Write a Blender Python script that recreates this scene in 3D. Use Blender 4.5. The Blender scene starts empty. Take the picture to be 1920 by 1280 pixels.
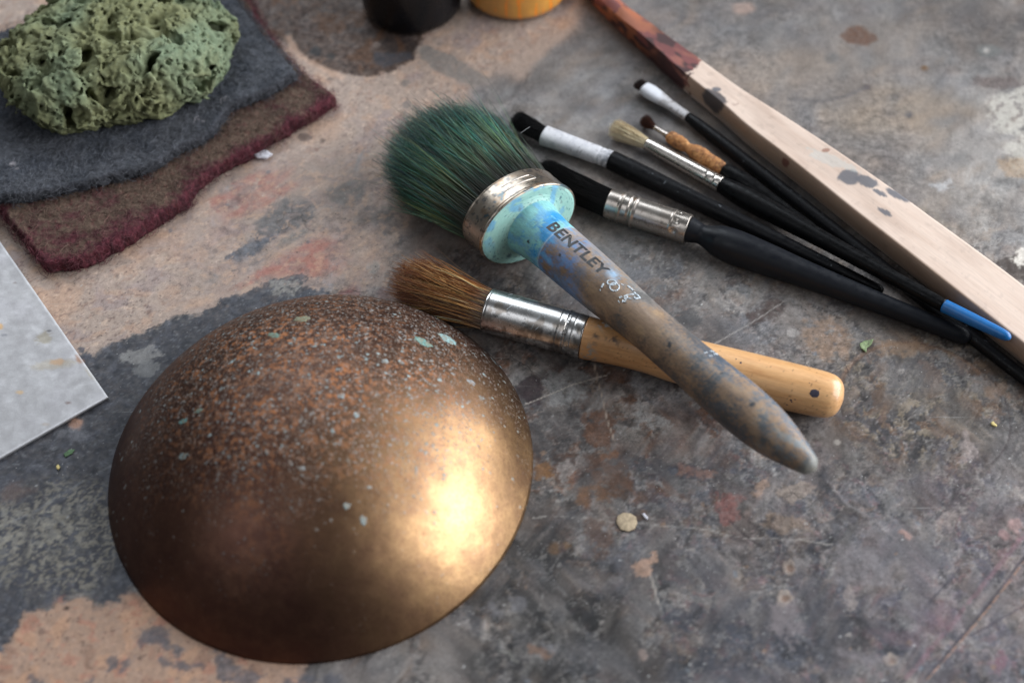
import bpy, bmesh, math, random
import numpy as np
from mathutils import Vector
random.seed(7)
rng = np.random.default_rng(11)
scene = bpy.context.scene
COL = scene.collection

# ------------------------------------------------------------------ camera
PITCH = math.radians(52); DIST = 0.60; LENS = 50.0
CAM = np.array([0, -DIST*math.cos(PITCH), DIST*math.sin(PITCH)])
FWD = -CAM/DIST; RGT = np.array([1., 0, 0]); UPV = np.cross(RGT, FWD)
cam = bpy.data.cameras.new('camera'); cam_o = bpy.data.objects.new('camera', cam); COL.objects.link(cam_o)
cam_o.location = CAM; cam_o.rotation_euler = (math.pi/2-PITCH, 0, 0)
cam.lens = LENS; cam.sensor_width = 36; cam.clip_start = 0.01; cam.clip_end = 50
cam.dof.use_dof = True; cam.dof.focus_distance = 0.600; cam.dof.aperture_fstop = 5.6
scene.camera = cam_o

# ------------------------------------------------------------------ light
world = bpy.data.worlds.new('World'); scene.world = world; world.use_nodes = True
bg = world.node_tree.nodes['Background']
bg.inputs[0].default_value = (0.86, 0.93, 1.0, 1); bg.inputs[1].default_value = 0.07

def area(name, loc, target, sx, sy, power, col):
    l = bpy.data.lights.new(name, 'AREA'); l.shape = 'RECTANGLE'; l.size = sx; l.size_y = sy
    l.energy = power; l.color = col
    o = bpy.data.objects.new(name, l); COL.objects.link(o); o.location = loc
    o.rotation_euler = (Vector(target)-Vector(loc)).to_track_quat('-Z', 'Y').to_euler()
    return o
area('window_light', (1.34, 0.16, 0.62), (0, 0, 0), 2.0, 1.25, 60, (0.93, 0.96, 1.0))
area('far_window_light', (-0.35, 1.25, 1.25), (0, 0, 0), 1.2, 0.9, 20, (0.86, 0.93, 1.0))
area('side_window_light', (-0.95, -0.65, 1.45), (0, 0, 0), 0.8, 1.1, 5, (0.92, 0.95, 1.0))
scene.view_settings.view_transform = 'Standard'; scene.view_settings.look = 'None'
scene.view_settings.exposure = 0; scene.view_settings.gamma = 1
scene.cycles.use_denoising = True

# ------------------------------------------------------------------ helpers
def at(px, py, z=0.0):
    """pixel of the photograph -> point at height z"""
    x = (px-960)/1920*36/LENS; y = -(py-640)/1920*36/LENS
    d = FWD + x*RGT + y*UPV
    return CAM + (z-CAM[2])/d[2]*d

def lin(c):
    c = np.asarray(c, float)/255.
    return np.where(c <= .04045, c/12.92, ((c+.055)/1.055)**2.4)

PERM = np.random.default_rng(3).permutation(256).astype(np.int32); PERM = np.concatenate([PERM, PERM, PERM])
G2 = np.stack([np.cos(np.arange(256)*2.399963), np.sin(np.arange(256)*2.399963)], -1).astype(np.float32)
_g = np.random.default_rng(5).normal(size=(256, 3)); G3 = (_g/np.linalg.norm(_g, axis=1)[:, None]).astype(np.float32)

def pn2(x, y, seed=0):
    x = x+seed*17.13; y = y+seed*9.77
    xi = np.floor(x).astype(np.int32); yi = np.floor(y).astype(np.int32)
    xf = (x-xi).astype(np.float32); yf = (y-yi).astype(np.float32); xi = xi & 255; yi = yi & 255
    u = xf*xf*xf*(xf*(xf*6-15)+10); v = yf*yf*yf*(yf*(yf*6-15)+10)
    def g(a, b, dx, dy):
        h = G2[PERM[PERM[xi+a]+yi+b]]; return h[..., 0]*dx+h[..., 1]*dy
    a = g(0, 0, xf, yf); b = g(1, 0, xf-1, yf); c = g(0, 1, xf, yf-1); d = g(1, 1, xf-1, yf-1)
    return (a+u*(b-a)+v*((c+u*(d-c))-(a+u*(b-a))))*1.5
def fbm2(x, y, s, octv=4, seed=0, gain=.5):
    r = 0; a = 1.; t = 0
    for i in range(octv):
        r = r+a*pn2(x*s, y*s, seed+i*3.1); t += a; a *= gain; s *= 2.03
    return r/t*1.35
def pn3(p, seed=0):
    p = p+np.array([seed*7.31, seed*3.17, seed*5.93], np.float32)
    i = np.floor(p).astype(np.int32); f = (p-i).astype(np.float32); i &= 255
    w = f*f*f*(f*(f*6-15)+10); r = 0
    for a in (0, 1):
        for b in (0, 1):
            for c in (0, 1):
                h = G3[PERM[PERM[PERM[i[..., 0]+a]+i[..., 1]+b]+i[..., 2]+c]]
                d = h[..., 0]*(f[..., 0]-a)+h[..., 1]*(f[..., 1]-b)+h[..., 2]*(f[..., 2]-c)
                r = r+d*(w[..., 0] if a else 1-w[..., 0])*(w[..., 1] if b else 1-w[..., 1])*(w[..., 2] if c else 1-w[..., 2])
    return r*1.5
def fbm3(p, s, octv=4, seed=0, gain=.5):
    r = 0; a = 1.; t = 0
    for i in range(octv):
        r = r+a*pn3(np.asarray(p, np.float32)*s, seed+i*2.7); t += a; a *= gain; s *= 2.03
    return r/t*1.35
def sst(a, b, x):
    t = np.clip((x-a)/(b-a+1e-12), 0, 1); return t*t*(3-2*t)
def mixc(c, col, m):
    return c+(np.asarray(col)-c)*m[..., None]

def new_mesh(name, verts, faces, mat=None, col=None, gc=None, smooth=True):
    me = bpy.data.meshes.new(name)
    verts = np.asarray(verts, np.float32).reshape(-1, 3)
    if isinstance(faces, np.ndarray):
        faces = [faces]
    flat = []; starts = []; n = 0
    loops = []
    for f in faces:
        f = np.asarray(f, np.int32)
        if f.ndim == 1: f = f[None]
        k = f.shape[1]; loops.append(f.ravel()); starts.append(n+np.arange(len(f))*k); n += f.size
    loops = np.concatenate(loops).astype(np.int32); starts = np.concatenate(starts).astype(np.int32)
    me.vertices.add(len(verts)); me.vertices.foreach_set('co', verts.ravel())
    me.loops.add(len(loops)); me.loops.foreach_set('vertex_index', loops)
    me.polygons.add(len(starts)); me.polygons.foreach_set('loop_start', starts)
    me.update(calc_edges=True)
    me.polygons.foreach_set('use_smooth', np.full(len(starts), smooth, bool))
    if col is not None:
        c = np.ones((len(verts), 4), np.float32); c[:, :3] = np.clip(col, 0.002, 1)
        a = me.color_attributes.new('Col', 'FLOAT_COLOR', 'POINT'); a.data.foreach_set('color', c.ravel())
    if gc is not None:
        a = me.attributes.new('gc', 'FLOAT_VECTOR', 'POINT'); a.data.foreach_set('vector', np.asarray(gc, np.float32).ravel())
    me.validate()
    if mat: me.materials.append(mat)
    return me

ORIG = {}
def thing(name, label, cat, loc, group=None):
    o = bpy.data.objects.new(name, None); COL.objects.link(o); o.location = loc
    o.empty_display_size = .01
    o['label'] = label; o['category'] = cat
    if group: o['group'] = group
    ORIG[o.name] = np.array(loc, float); return o
def part(name, verts, faces, mat, parent=None, label=None, kind=None, loc=None, **kw):
    """one mesh object, vertices given in world space"""
    if parent is not None: org = ORIG[parent.name]
    else: org = np.array(loc if loc is not None else (0, 0, 0), float)
    me = new_mesh(name, np.asarray(verts)-org, faces, mat, **kw)
    o = bpy.data.objects.new(name, me); COL.objects.link(o)
    if parent is not None: o.parent = parent
    else: o.location = org
    ORIG[o.name] = org
    if label: o['label'] = label
    if kind: o['kind'] = kind
    return o
def tag(o, label, cat, group=None):
    o['label'] = label; o['category'] = cat
    if group: o['group'] = group

def interp(knots, t):
    """smooth (monotone-ish cubic) interpolation of knots [(t, a, b, ...)]"""
    k = np.array(knots, float); x = k[:, 0]; out = []
    for c in range(1, k.shape[1]):
        y = k[:, c]; d = np.diff(y)/np.diff(x)
        m = np.concatenate([[d[0]], np.where(d[:-1]*d[1:] > 0, 2*d[:-1]*d[1:]/(d[:-1]+d[1:]+1e-20), 0), [d[-1]]])
        i = np.clip(np.searchsorted(x, t)-1, 0, len(x)-2); h = x[i+1]-x[i]; s = np.clip((t-x[i])/h, 0, 1)
        out.append((2*s**3-3*s**2+1)*y[i]+(s**3-2*s**2+s)*h*m[i]+(-2*s**3+3*s**2)*y[i+1]+(s**3-s**2)*h*m[i+1])
    return out

def loft(path, ra, rb, n=48, up=(0, 0, 1), e=2.0, caps=(True, True)):
    """swept closed section; returns verts, faces, gc (along, side, up)"""
    path = np.asarray(path, float); M = len(path)
    ra = np.broadcast_to(ra, (M,)).astype(float); rb = np.broadcast_to(rb, (M,)).astype(float)
    e = np.broadcast_to(e, (M,)).astype(float)
    axis = path[-1]-path[0]; axis /= np.linalg.norm(axis)
    T = np.gradient(path, axis=0); ln = np.linalg.norm(T, axis=1)[:, None]
    T = np.where(ln > 1e-9, T/np.maximum(ln, 1e-12), axis)
    bad = (T@axis) < .2; T[bad] = axis
    S = np.cross(T, np.asarray(up, float)); S /= np.linalg.norm(S, axis=1)[:, None]
    V = np.cross(S, T)
    th = np.linspace(0, 2*np.pi, n, endpoint=False)
    c = np.cos(th)[None]; s = np.sin(th)[None]; ex = (2/e)[:, None]
    cc = np.sign(c)*np.abs(c)**ex*ra[:, None]; ss = np.sign(s)*np.abs(s)**ex*rb[:, None]
    v = path[:, None]+cc[..., None]*S[:, None]+ss[..., None]*V[:, None]
    al = (path-path[0])@axis
    gc = np.stack([np.broadcast_to(al[:, None], cc.shape), cc, ss], -1)
    i = np.arange(M-1)[:, None]; j = np.arange(n)[None]; j2 = (j+1) % n
    F = np.stack([i*n+j, (i+1)*n+j, (i+1)*n+j2, i*n+j2], -1).reshape(-1, 4)
    fs = [F]
    v = v.reshape(-1, 3); gc = gc.reshape(-1, 3)
    if caps[0]: fs.append(np.arange(n)[None])
    if caps[1]: fs.append(((M-1)*n+np.arange(n))[::-1][None])
    return v, fs, gc
def line(A, B, t):
    return np.asarray(A)[None]+(np.asarray(B)-np.asarray(A))[None]*np.asarray(t)[:, None]
def lathe(A, B, knots, steps=120, n=64, sq=1.0, e=2.0, up=(0, 0, 1), sag=None):
    """round body from A to B; knots [(distance m, radius m)], linear if steps==0"""
    A = np.asarray(A, float); B = np.asarray(B, float); L = np.linalg.norm(B-A); d = (B-A)/L
    if steps == 0:
        k = np.array(knots, float); s = k[:, 0]; r = k[:, 1]
    else:
        s = np.linspace(knots[0][0], knots[-1][0], steps); r = interp(knots, s)[0]
    p = A+s[:, None]*d
    # nudge coincident steps so tangents stay defined
    for i in range(1, len(s)):
        if s[i]-s[i-1] < 1e-7: p[i] = p[i-1]+d*1e-6
    if sag is not None: p[:, 2] += sag(s)
    return loft(p, r, r*sq, n, up, e)

def strands(P, R, C, sides=3):
    """P (N,K,3) polylines, R (N,K) radii, C (N,K,3) colours -> verts, faces, colours"""
    N, K, _ = P.shape
    T = np.gradient(P, axis=1); T /= np.linalg.norm(T, axis=2)[..., None]+1e-12
    a = np.cross(T, np.array([.31, .17, .93])); a /= np.linalg.norm(a, axis=2)[..., None]+1e-12
    b = np.cross(T, a); th = np.arange(sides)*2*np.pi/sides
    v = P[:, :, None]+R[:, :, None, None]*(np.cos(th)[None, None, :, None]*a[:, :, None]+np.sin(th)[None, None, :, None]*b[:, :, None])
    base = (np.arange(N)*K*sides)[:, None, None]; k = (np.arange(K-1)*sides)[None, :, None]; j = np.arange(sides)[None, None]
    j2 = (j+1) % sides
    F = np.stack([base+k+j, base+k+j2, base+k+sides+j2, base+k+sides+j], -1).reshape(-1, 4)
    return v.reshape(-1, 3), F, np.repeat(C[:, :, None], sides, 2).reshape(-1, 3)

# ------------------------------------------------------------------ materials
def material(name, color=(.5, .5, .5), attr=False, rough=.5, metal=0., var=None, rvar=None, bump=None, coat=0.,
             coords='object', spec=.5, stretch=None, extra=None, sheen=0.):
    """var/rvar (scale, amount); bump (scale, strength, distance)"""
    m = bpy.data.materials.new(name); m.use_nodes = True; nt = m.node_tree; N = nt.nodes; Lk = nt.links
    b = N['Principled BSDF']; b.inputs['Metallic'].default_value = metal; b.inputs['Roughness'].default_value = rough
    b.inputs['Specular IOR Level'].default_value = spec; b.inputs['Coat Weight'].default_value = coat
    b.inputs['Coat Roughness'].default_value = .15; b.inputs['Sheen Weight'].default_value = sheen
    if coords == 'gc':
        ca = N.new('ShaderNodeAttribute'); ca.attribute_name = 'gc'; vec = ca.outputs['Vector']
    else:
        ca = N.new('ShaderNodeTexCoord'); vec = ca.outputs['Object']
    if stretch:
        mp = N.new('ShaderNodeMapping'); mp.inputs['Scale'].default_value = stretch
        Lk.new(vec, mp.inputs['Vector']); vec = mp.outputs['Vector']
    if attr:
        a = N.new('ShaderNodeAttribute'); a.attribute_name = 'Col'; c = a.outputs['Color']
    else:
        r = N.new('ShaderNodeRGB'); r.outputs[0].default_value = (*color, 1); c = r.outputs[0]
    def noise(scale, detail=4, rg=.6):
        n = N.new('ShaderNodeTexNoise'); n.inputs['Scale'].default_value = scale
        n.inputs['Detail'].default_value = detail; n.inputs['Roughness'].default_value = rg
        Lk.new(vec, n.inputs['Vector']); return n.outputs['Fac']
    def rng_(fac, lo, hi, a=.3, b_=.7):
        r = N.new('ShaderNodeMapRange'); r.inputs[1].default_value = a; r.inputs[2].default_value = b_
        r.inputs[3].default_value = lo; r.inputs[4].default_value = hi; Lk.new(fac, r.inputs[0]); return r.outputs[0]
    if var:
        for sc, am in (var if isinstance(var, list) else [var]):
            f = rng_(noise(sc), 1-am, 1+am)
            mx = N.new('ShaderNodeVectorMath'); mx.operation = 'SCALE'; Lk.new(c, mx.inputs[0]); Lk.new(f, mx.inputs['Scale']); c = mx.outputs[0]
    if extra: c = extra(N, Lk, vec, c, noise, rng_, b)
    Lk.new(c, b.inputs['Base Color'])
    if rvar:
        Lk.new(rng_(noise(rvar[0]), max(.02, rough-rvar[1]), min(1, rough+rvar[1])), b.inputs['Roughness'])
    if bump:
        bs = bump if isinstance(bump, list) else [bump]; prev = None
        for sc, st, di in bs:
            bp = N.new('ShaderNodeBump'); bp.inputs['Strength'].default_value = st; bp.inputs['Distance'].default_value = di
            Lk.new(noise(sc, 5), bp.inputs['Height'])
            if prev is not None: Lk.new(prev, bp.inputs['Normal'])
            prev = bp.outputs['Normal']
        Lk.new(prev, b.inputs['Normal'])
    return m
def mixnode(N, Lk, fac, a, col):
    mx = N.new('ShaderNodeMix'); mx.data_type = 'RGBA'
    if isinstance(fac, (int, float)): mx.inputs[0].default_value = fac
    else: Lk.new(fac, mx.inputs[0])
    Lk.new(a, mx.inputs[6])
    if isinstance(col, tuple): mx.inputs[7].default_value = (*col, 1)
    else: Lk.new(col, mx.inputs[7])
    return mx.outputs[2]
def voro(N, Lk, vec, scale, rand=1.0, feature='F1'):
    v = N.new('ShaderNodeTexVoronoi'); v.inputs['Scale'].default_value = scale; v.inputs['Randomness'].default_value = rand
    v.feature = feature
    Lk.new(vec, v.inputs['Vector']); return v
def mth(N, Lk, op, a, b=None, clamp=False):
    m = N.new('ShaderNodeMath'); m.operation = op; m.use_clamp = clamp
    for i, x in enumerate((a, b)):
        if x is None: continue
        if isinstance(x, (int, float)): m.inputs[i].default_value = x
        else: Lk.new(x, m.inputs[i])
    return m.outputs[0]
def specks(N, Lk, vec, scale, rmin, rmax, keep, soft=.06):
    """round-ish specks: one per cell with a random size, only in a share of the cells"""
    v = voro(N, Lk, vec, scale)
    sp = N.new('ShaderNodeSeparateColor'); Lk.new(v.outputs['Color'], sp.inputs[0])
    rad = N.new('ShaderNodeMapRange'); rad.inputs[1].default_value = 1-keep; rad.inputs[2].default_value = 1
    rad.inputs[3].default_value = rmin; rad.inputs[4].default_value = rmax; rad.clamp = True; Lk.new(sp.outputs[0], rad.inputs[0])
    on = mth(N, Lk, 'GREATER_THAN', sp.outputs[0], 1-keep)
    d = mth(N, Lk, 'SUBTRACT', rad.outputs[0], v.outputs['Distance'])
    d = mth(N, Lk, 'DIVIDE', d, soft, True)
    return mth(N, Lk, 'MULTIPLY', d, on), sp

# ------------------------------------------------------------------ tabletop (painted, worn board)
def axis_pts(lo, hi, step0, step1, far, growth=1.12):
    a = [lo]
    while a[-1] < hi: a.append(a[-1]+step0+(step1-step0)*(a[-1]-lo)/(hi-lo))
    s = step1
    while a[-1] < far[1]: s = min(s*growth, .02); a.append(a[-1]+s)
    b = []; s = step0; x = lo
    while x > far[0]: s = min(s*growth, .02); x -= s; b.append(x)
    return np.array(b[::-1]+a)
gx = axis_pts(-.285, .285, .00075, .00075, (-.62, .62)); gy = axis_pts(-.185, .27, .00055, .0010, (-.50, .62))
TX, TY = np.meshgrid(gx, gy)
wxy = (fbm2(TX, TY, 60, 4, 1)*.004, fbm2(TX, TY, 60, 4, 2)*.004)
BX = TX+wxy[0]+fbm2(TX, TY, 500, 3, 8)*.0012; BY = TY+wxy[1]+fbm2(TX, TY, 500, 3, 9)*.0012
tc = np.zeros(TX.shape+(3,)); tc[:] = lin((112, 106, 103)); tz = np.zeros(TX.shape)
FIELDS = {}
def field(s, seed, octv=4, gain=.55):
    k = (s, seed)
    if k not in FIELDS: FIELDS[k] = fbm2(TX, TY, s, octv, seed, gain)
    return FIELDS[k]
def blob(px, py, rx, ry, col, st=1.0, power=1.0):
    c = at(px, py); a = at(px+rx, py); b = at(px, py-ry)
    d = np.sqrt(((BX-c[0])/(a[0]-c[0]))**2+((BY-c[1])/(b[1]-c[1]))**2)+field(45, 3)*.35
    m = sst(1.25, .35, d)*st
    tc[:] = mixc(tc, lin(col), m)
def box_of(P, pad):
    i0, i1 = np.searchsorted(gx, [P[:, 0].min()-pad, P[:, 0].max()+pad]); j0, j1 = np.searchsorted(gy, [P[:, 1].min()-pad, P[:, 1].max()+pad])
    return slice(max(0, j0), max(j1, 1)), slice(max(0, i0), max(i1, 1))
def polysd(P, x, y):
    d = np.full(x.shape, 1e9); ins = np.zeros(x.shape, bool)
    for k in range(len(P)):
        a = P[k]; b = P[(k+1) % len(P)]; e = b-a; wx = x-a[0]; wy = y-a[1]
        t = np.clip((wx*e[0]+wy*e[1])/(e@e+1e-15), 0, 1); d = np.minimum(d, (wx-e[0]*t)**2+(wy-e[1]*t)**2)
        c = ((a[1] > y) != (b[1] > y)) & (x < (b[0]-a[0])*(y-a[1])/(b[1]-a[1]+1e-15)+a[0]); ins ^= c
    return np.sqrt(d)*np.where(ins, -1, 1)
def patch(pts, col, soft=.5, rag=.8, op=1.0, h=0., patchy=0., pscale=220, seed=0):
    """ragged-edged coat of paint; soft and rag in mm, h in mm"""
    P = np.array([at(*p)[:2] for p in pts]); sl = box_of(P, .008); col = np.asarray(col, float); col = col+(col.mean()-col)*.18
    x = TX[sl]; y = TY[sl]
    sd = polysd(P, x+(BX[sl]-x)*.30*rag, y+(BY[sl]-y)*.30*rag)+field(700, 31)[sl]*.0011*rag+field(160, 32)[sl]*.0022*min(rag, 1.3)
    soft = soft*1.3; m = sst(soft*.001, -soft*.001, sd)*(.80+.20*sst(-.3, .3, field(380, 33)[sl]))
    if patchy: m = m*sst(patchy-.25, patchy+.12, field(pscale, 20+seed)[sl]*.9+.5)
    tc[sl] = mixc(tc[sl], lin(col), m*op)
    if h: tz[sl] += m*h*.001
def spot(px, py, r, col, ry=None, soft=.25, rag=.6, op=1., h=0., rot=0.):
    ry = ry or r; a = np.linspace(0, 2*np.pi, 14, endpoint=False); q = 1+rng.uniform(-.15, .15, 14)*min(1, rag)
    ca, sa = math.cos(rot), math.sin(rot)
    pts = [(px+(r*math.cos(t)*k)*ca-(ry*math.sin(t)*k)*sa, py+(r*math.cos(t)*k)*sa+(ry*math.sin(t)*k)*ca) for t, k in zip(a, q)]
    patch(pts, col, soft, rag*.4, op, h)
def stroke(pts, wpx, col, op=1., soft=.2, h=0., rag=.3, brk=0.):
    """thin line: scratch, crack, thread of paint"""
    P = np.array([at(*p)[:2] for p in pts]); sl = box_of(P, .004); x = TX[sl]; y = TY[sl]; d = np.full(x.shape, 1e9)
    x = x+(BX[sl]-x)*.12*rag; y = y+(BY[sl]-y)*.12*rag
    for a, b in zip(P[:-1], P[1:]):
        e = b-a; t = np.clip(((x-a[0])*e[0]+(y-a[1])*e[1])/(e@e), 0, 1); d = np.minimum(d, np.hypot(x-a[0]-e[0]*t, y-a[1]-e[1]*t))
    w = wpx*.000225
    m = sst(w*.5+soft*.001, max(0, w*.5-soft*.001), d)
    if brk: m = m*sst(brk-.2, brk+.2, field(300, 25)[sl]+.5)
    tc[sl] = mixc(tc[sl], lin(col), m*op)
    if h: tz[sl] += m*h*.001
def fleck(scale, seed, thr, col, op, region=None, soft=.05, h=0., st=(1, 1)):
    f = fbm2(TX*st[0], TY*st[1], scale, 3, seed, .6) if st != (1, 1) else fbm2(BX, BY, scale, 3, seed, .6)
    m = sst(thr, thr+soft, f)*op
    if region is not None: m = m*region
    tc[:] = mixc(tc, lin(col), m)
    if h: tz[:] += m*h*.001
def soft_region(px, py, rx, ry):
    c = at(px, py); a = at(px+rx, py); b = at(px, py-ry)
    d = np.sqrt(((BX-c[0])/(a[0]-c[0]))**2+((BY-c[1])/(b[1]-c[1]))**2)+field(45, 3)*.3
    return sst(1.2, .6, d)

# broad colour of the worn paint
blob(1500, 150, 520, 260, (111, 107, 105)); blob(1050, 180, 220, 150, (123, 123, 124)); blob(1350, 20, 500, 90, (94, 92, 94), .7)
blob(1870, 330, 170, 180, (145, 142, 139), .8); blob(1900, 20, 200, 120, (69, 66, 68), .8)
blob(1250, 560, 320, 120, (103, 104, 106), .8); blob(1150, 720, 260, 200, (82, 75, 74), .9); blob(1400, 780, 200, 100, (89, 90, 94), .8)
blob(1750, 760, 230, 190, (87, 84, 83), .9); blob(1380, 980, 300, 160, (92, 91, 95), .9); blob(1500, 1200, 420, 190, (80, 82, 91), .95)
blob(1860, 1100, 260, 280, (92, 86, 97), .8); blob(1080, 1180, 250, 230, (53, 53, 55), .95); blob(1080, 980, 180, 80, (65, 62, 62), .8)
blob(820, 470, 220, 90, (110, 99, 95), .9); blob(1680, 120, 120, 70, (116, 112, 110), .6); blob(1250, 1000, 140, 100, (92, 88, 86), .5)
r_right = soft_region(1650, 700, 700, 900); r_dark = soft_region(1050, 1130, 330, 260); r_low = soft_region(1600, 1080, 560, 330)
r_cen = soft_region(1180, 780, 330, 230); r_top = soft_region(1500, 180, 600, 330); r_crust = soft_region(1740, 750, 190, 150)
# layered mottling over the whole painted part
for sc, sd, th, col, op, hh in [
        (28, 40, .12, (128, 112, 98), .55, .0), (34, 41, .18, (78, 78, 84), .6, .03), (55, 42, .18, (136, 126, 118), .5, .03),
        (70, 43, .22, (70, 66, 68), .55, -.03), (110, 44, .22, (126, 104, 86), .5, .03), (150, 45, .26, (62, 58, 60), .55, -.05),
        (190, 46, .26, (140, 132, 126), .42, .04), (260, 47, .30, (112, 84, 70), .42, .03), (330, 48, .30, (56, 54, 58), .55, -.06),
        (420, 49, .34, (150, 142, 136), .4, .04), (600, 50, .36, (50, 48, 50), .5, -.05)]:
    fleck(sc, sd, th, col, op*.62, h=hh, soft=.13)
for sc, sd, th, col, op, reg in [
        (90, 60, .10, (98, 64, 44), .7, r_cen), (160, 61, .2, (122, 78, 48), .6, r_cen), (120, 62, .18, (138, 136, 134), .6, r_cen),
        (60, 63, .08, (48, 46, 46), .8, r_dark), (150, 64, .2, (104, 88, 74), .5, r_dark), (300, 65, .25, (120, 118, 116), .35, r_dark),
        (500, 66, .3, (92, 94, 96), .5, r_dark), (80, 67, .1, (74, 76, 86), .7, r_low), (140, 68, .22, (112, 100, 98), .55, r_low),
        (220, 69, .3, (118, 84, 86), .5, r_low), (80, 71, .1, (100, 100, 100), .6, r_top), (120, 72, .2, (134, 116, 98), .5, r_top)]:
    fleck(sc, sd, th, col, op*.8, reg, soft=.13, h=.02)
fleck(140, 73, .1, (52, 50, 48), .6, r_crust, .06, -.25); fleck(200, 74, .12, (132, 118, 98), .6, r_crust, .06, .2)
fleck(320, 75, .12, (66, 60, 60), .6, r_crust, .06, -.18); fleck(90, 76, .15, (112, 84, 62), .6, r_crust, .08, .1)

# wiped smears: long soft streaks in the directions a rag went
for k in range(170):
    x = rng.uniform(860, 1920); y = rng.uniform(40, 1280); a_ = rng.choice([-.75, -.6, .55, .2, 1.3])+rng.normal()*.18; L_ = rng.uniform(30, 190); w_ = rng.uniform(4, 26)
    if y < 500: a_ = rng.choice([.15, .3, -.2])+rng.normal()*.15
    cols_ = [(62, 62, 68), (50, 48, 50), (132, 124, 118), (104, 88, 78), (88, 88, 96), (148, 142, 136), (96, 72, 58)] if y > 500 else [(92, 90, 90), (136, 124, 112), (120, 116, 114), (100, 88, 82)]
    cx_, cy_ = x+L_*math.cos(a_)*.5, y+L_*math.sin(a_)*.5+rng.normal()*4
    stroke([(x, y), (cx_, cy_), (x+L_*math.cos(a_), y+L_*math.sin(a_))], w_, cols_[rng.integers(len(cols_))], rng.uniform(.25, .6), w_*.12+.3, rng.uniform(-.03, .05), 2.2, brk=rng.uniform(.3, .6))
for px, py, rx, ry, cc_, op_ in [(1060, 1180, 150, 110, (40, 39, 40), .8), (1190, 1230, 90, 70, (48, 47, 50), .6), (1400, 1180, 120, 80, (66, 68, 78), .6), (1580, 1180, 150, 70, (62, 64, 74), .55), (1280, 1060, 90, 40, (72, 72, 80), .5),
                                  (1060, 820, 70, 60, (62, 58, 60), .6), (1250, 720, 70, 40, (128, 126, 126), .5), (1330, 880, 120, 40, (76, 76, 82), .5), (1630, 880, 120, 30, (70, 66, 66), .5), (1800, 900, 90, 60, (88, 76, 84), .5),
                                  (1190, 520, 60, 40, (88, 86, 88), .5), (1260, 640, 90, 30, (130, 128, 128), .45), (1450, 640, 60, 40, (96, 96, 100), .5), (1000, 260, 60, 40, (110, 108, 108), .4), (1130, 200, 60, 20, (104, 102, 104), .4)]:
    P_ = [(px+rx*math.cos(t_)*rng.uniform(.6, 1.15), py+ry*math.sin(t_)*rng.uniform(.6, 1.15)) for t_ in np.linspace(0, 6.28, 11)[:-1]]
    patch(P_, cc_, 3.5, 3.0, op_, .05, patchy=.3, pscale=90)

# chipped coats: stepped edges that catch the light
for k_, (sc_, th_, stp, up_c, op_) in enumerate([(38, .10, .14, (104, 104, 108), .35), (52, -.22, -.12, (64, 62, 64), .45), (85, .16, .12, (120, 116, 112), .35), (120, .24, .10, (92, 86, 82), .4), (150, -.30, -.12, (54, 52, 54), .5), (230, .30, .08, (134, 130, 126), .3)]):
    f_ = fbm2(BX, BY, sc_, 5, 130+k_, .6); sg = 1 if stp > 0 else -1; m_ = sst(th_-.006, th_+.012, f_) if sg > 0 else 1-sst(th_-.012, th_+.006, f_)
    m_ = m_*sst(-.25, .1, field(26, 140+k_)); tc[:] = mixc(tc, lin(up_c), m_*op_); tz += m_*stp*.001
    rim = np.exp(-((f_-th_)/.014)**2)*sst(.0, .3, field(200, 150+k_)+.15); tc[:] = mixc(tc, lin((150, 146, 142)), rim*.28)
tc[:] = tc*(.92+.16*sst(-.4, .4, field(700, 34, 3)))[..., None]
lum_ = tc.mean(-1, keepdims=True); tc[:] = tc*np.clip(lum_/.16, .25, 2.2)**.55*1.06
TOPR = sst(.03, .12, TY)
for px_, py_, rx_, ry_, cc_, op_ in [(1480, 130, 160, 60, (140, 122, 106), .5), (1700, 210, 140, 60, (146, 126, 104), .5), (1620, 60, 130, 40, (128, 116, 106), .4), (1400, 60, 110, 40, (100, 98, 98), .45), (1820, 60, 110, 50, (84, 76, 72), .5), (1560, 170, 110, 40, (104, 98, 96), .4), (1780, 400, 100, 60, (138, 128, 118), .4)]:
    patch([(px_+rx_*math.cos(t_)*rng.uniform(.6, 1.15), py_+ry_*math.sin(t_)*rng.uniform(.6, 1.15)) for t_ in np.linspace(0, 6.28, 11)[:-1]], cc_, 5., 3.0, op_, .02, patchy=.25, pscale=60)
# bare peach board, upper left
PEACH = (172, 149, 134)
patch([(-400, -400), (1120, -400), (1090, 20), (1075, 60), (1010, 110), (985, 150), (930, 140), (880, 160), (884, 205), (850, 240), (800, 330), (780, 400), (730, 470), (720, 540),
       (600, 522), (520, 528), (470, 548), (420, 562), (380, 590), (330, 592), (270, 622), (225, 642), (195, 652), (182, 672), (160, 662), (120, 700), (-300, 900), (-500, 300)], PEACH, .5, 1.3)
r_peach = soft_region(560, 430, 300, 170)
def on_poly(pts, soft=2.):
    P = np.array([at(*p)[:2] for p in pts]); return sst(soft*.001, -soft*.001, polysd(P, BX, BY))
PP = on_poly([(-300, 300), (200, -300), (1080, -200), (1080, 40), (880, 160), (870, 210), (780, 400), (700, 540), (600, 520), (420, 560), (230, 640), (160, 660), (-100, 700)])
fleck(30, 80, .05, (182, 148, 124), .6, PP, .4); fleck(45, 81, .05, (150, 134, 130), .75, PP, .4); fleck(90, 82, .15, (178, 146, 124), .5, PP, .3)
fleck(150, 83, .3, (150, 122, 108), .5, PP, .08); fleck(420, 84, .42, (110, 90, 84), .6, PP, .06); fleck(300, 85, .4, (206, 180, 160), .5, PP, .1)
fleck(900, 87, .44, (90, 76, 74), .5, PP, .05)
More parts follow.
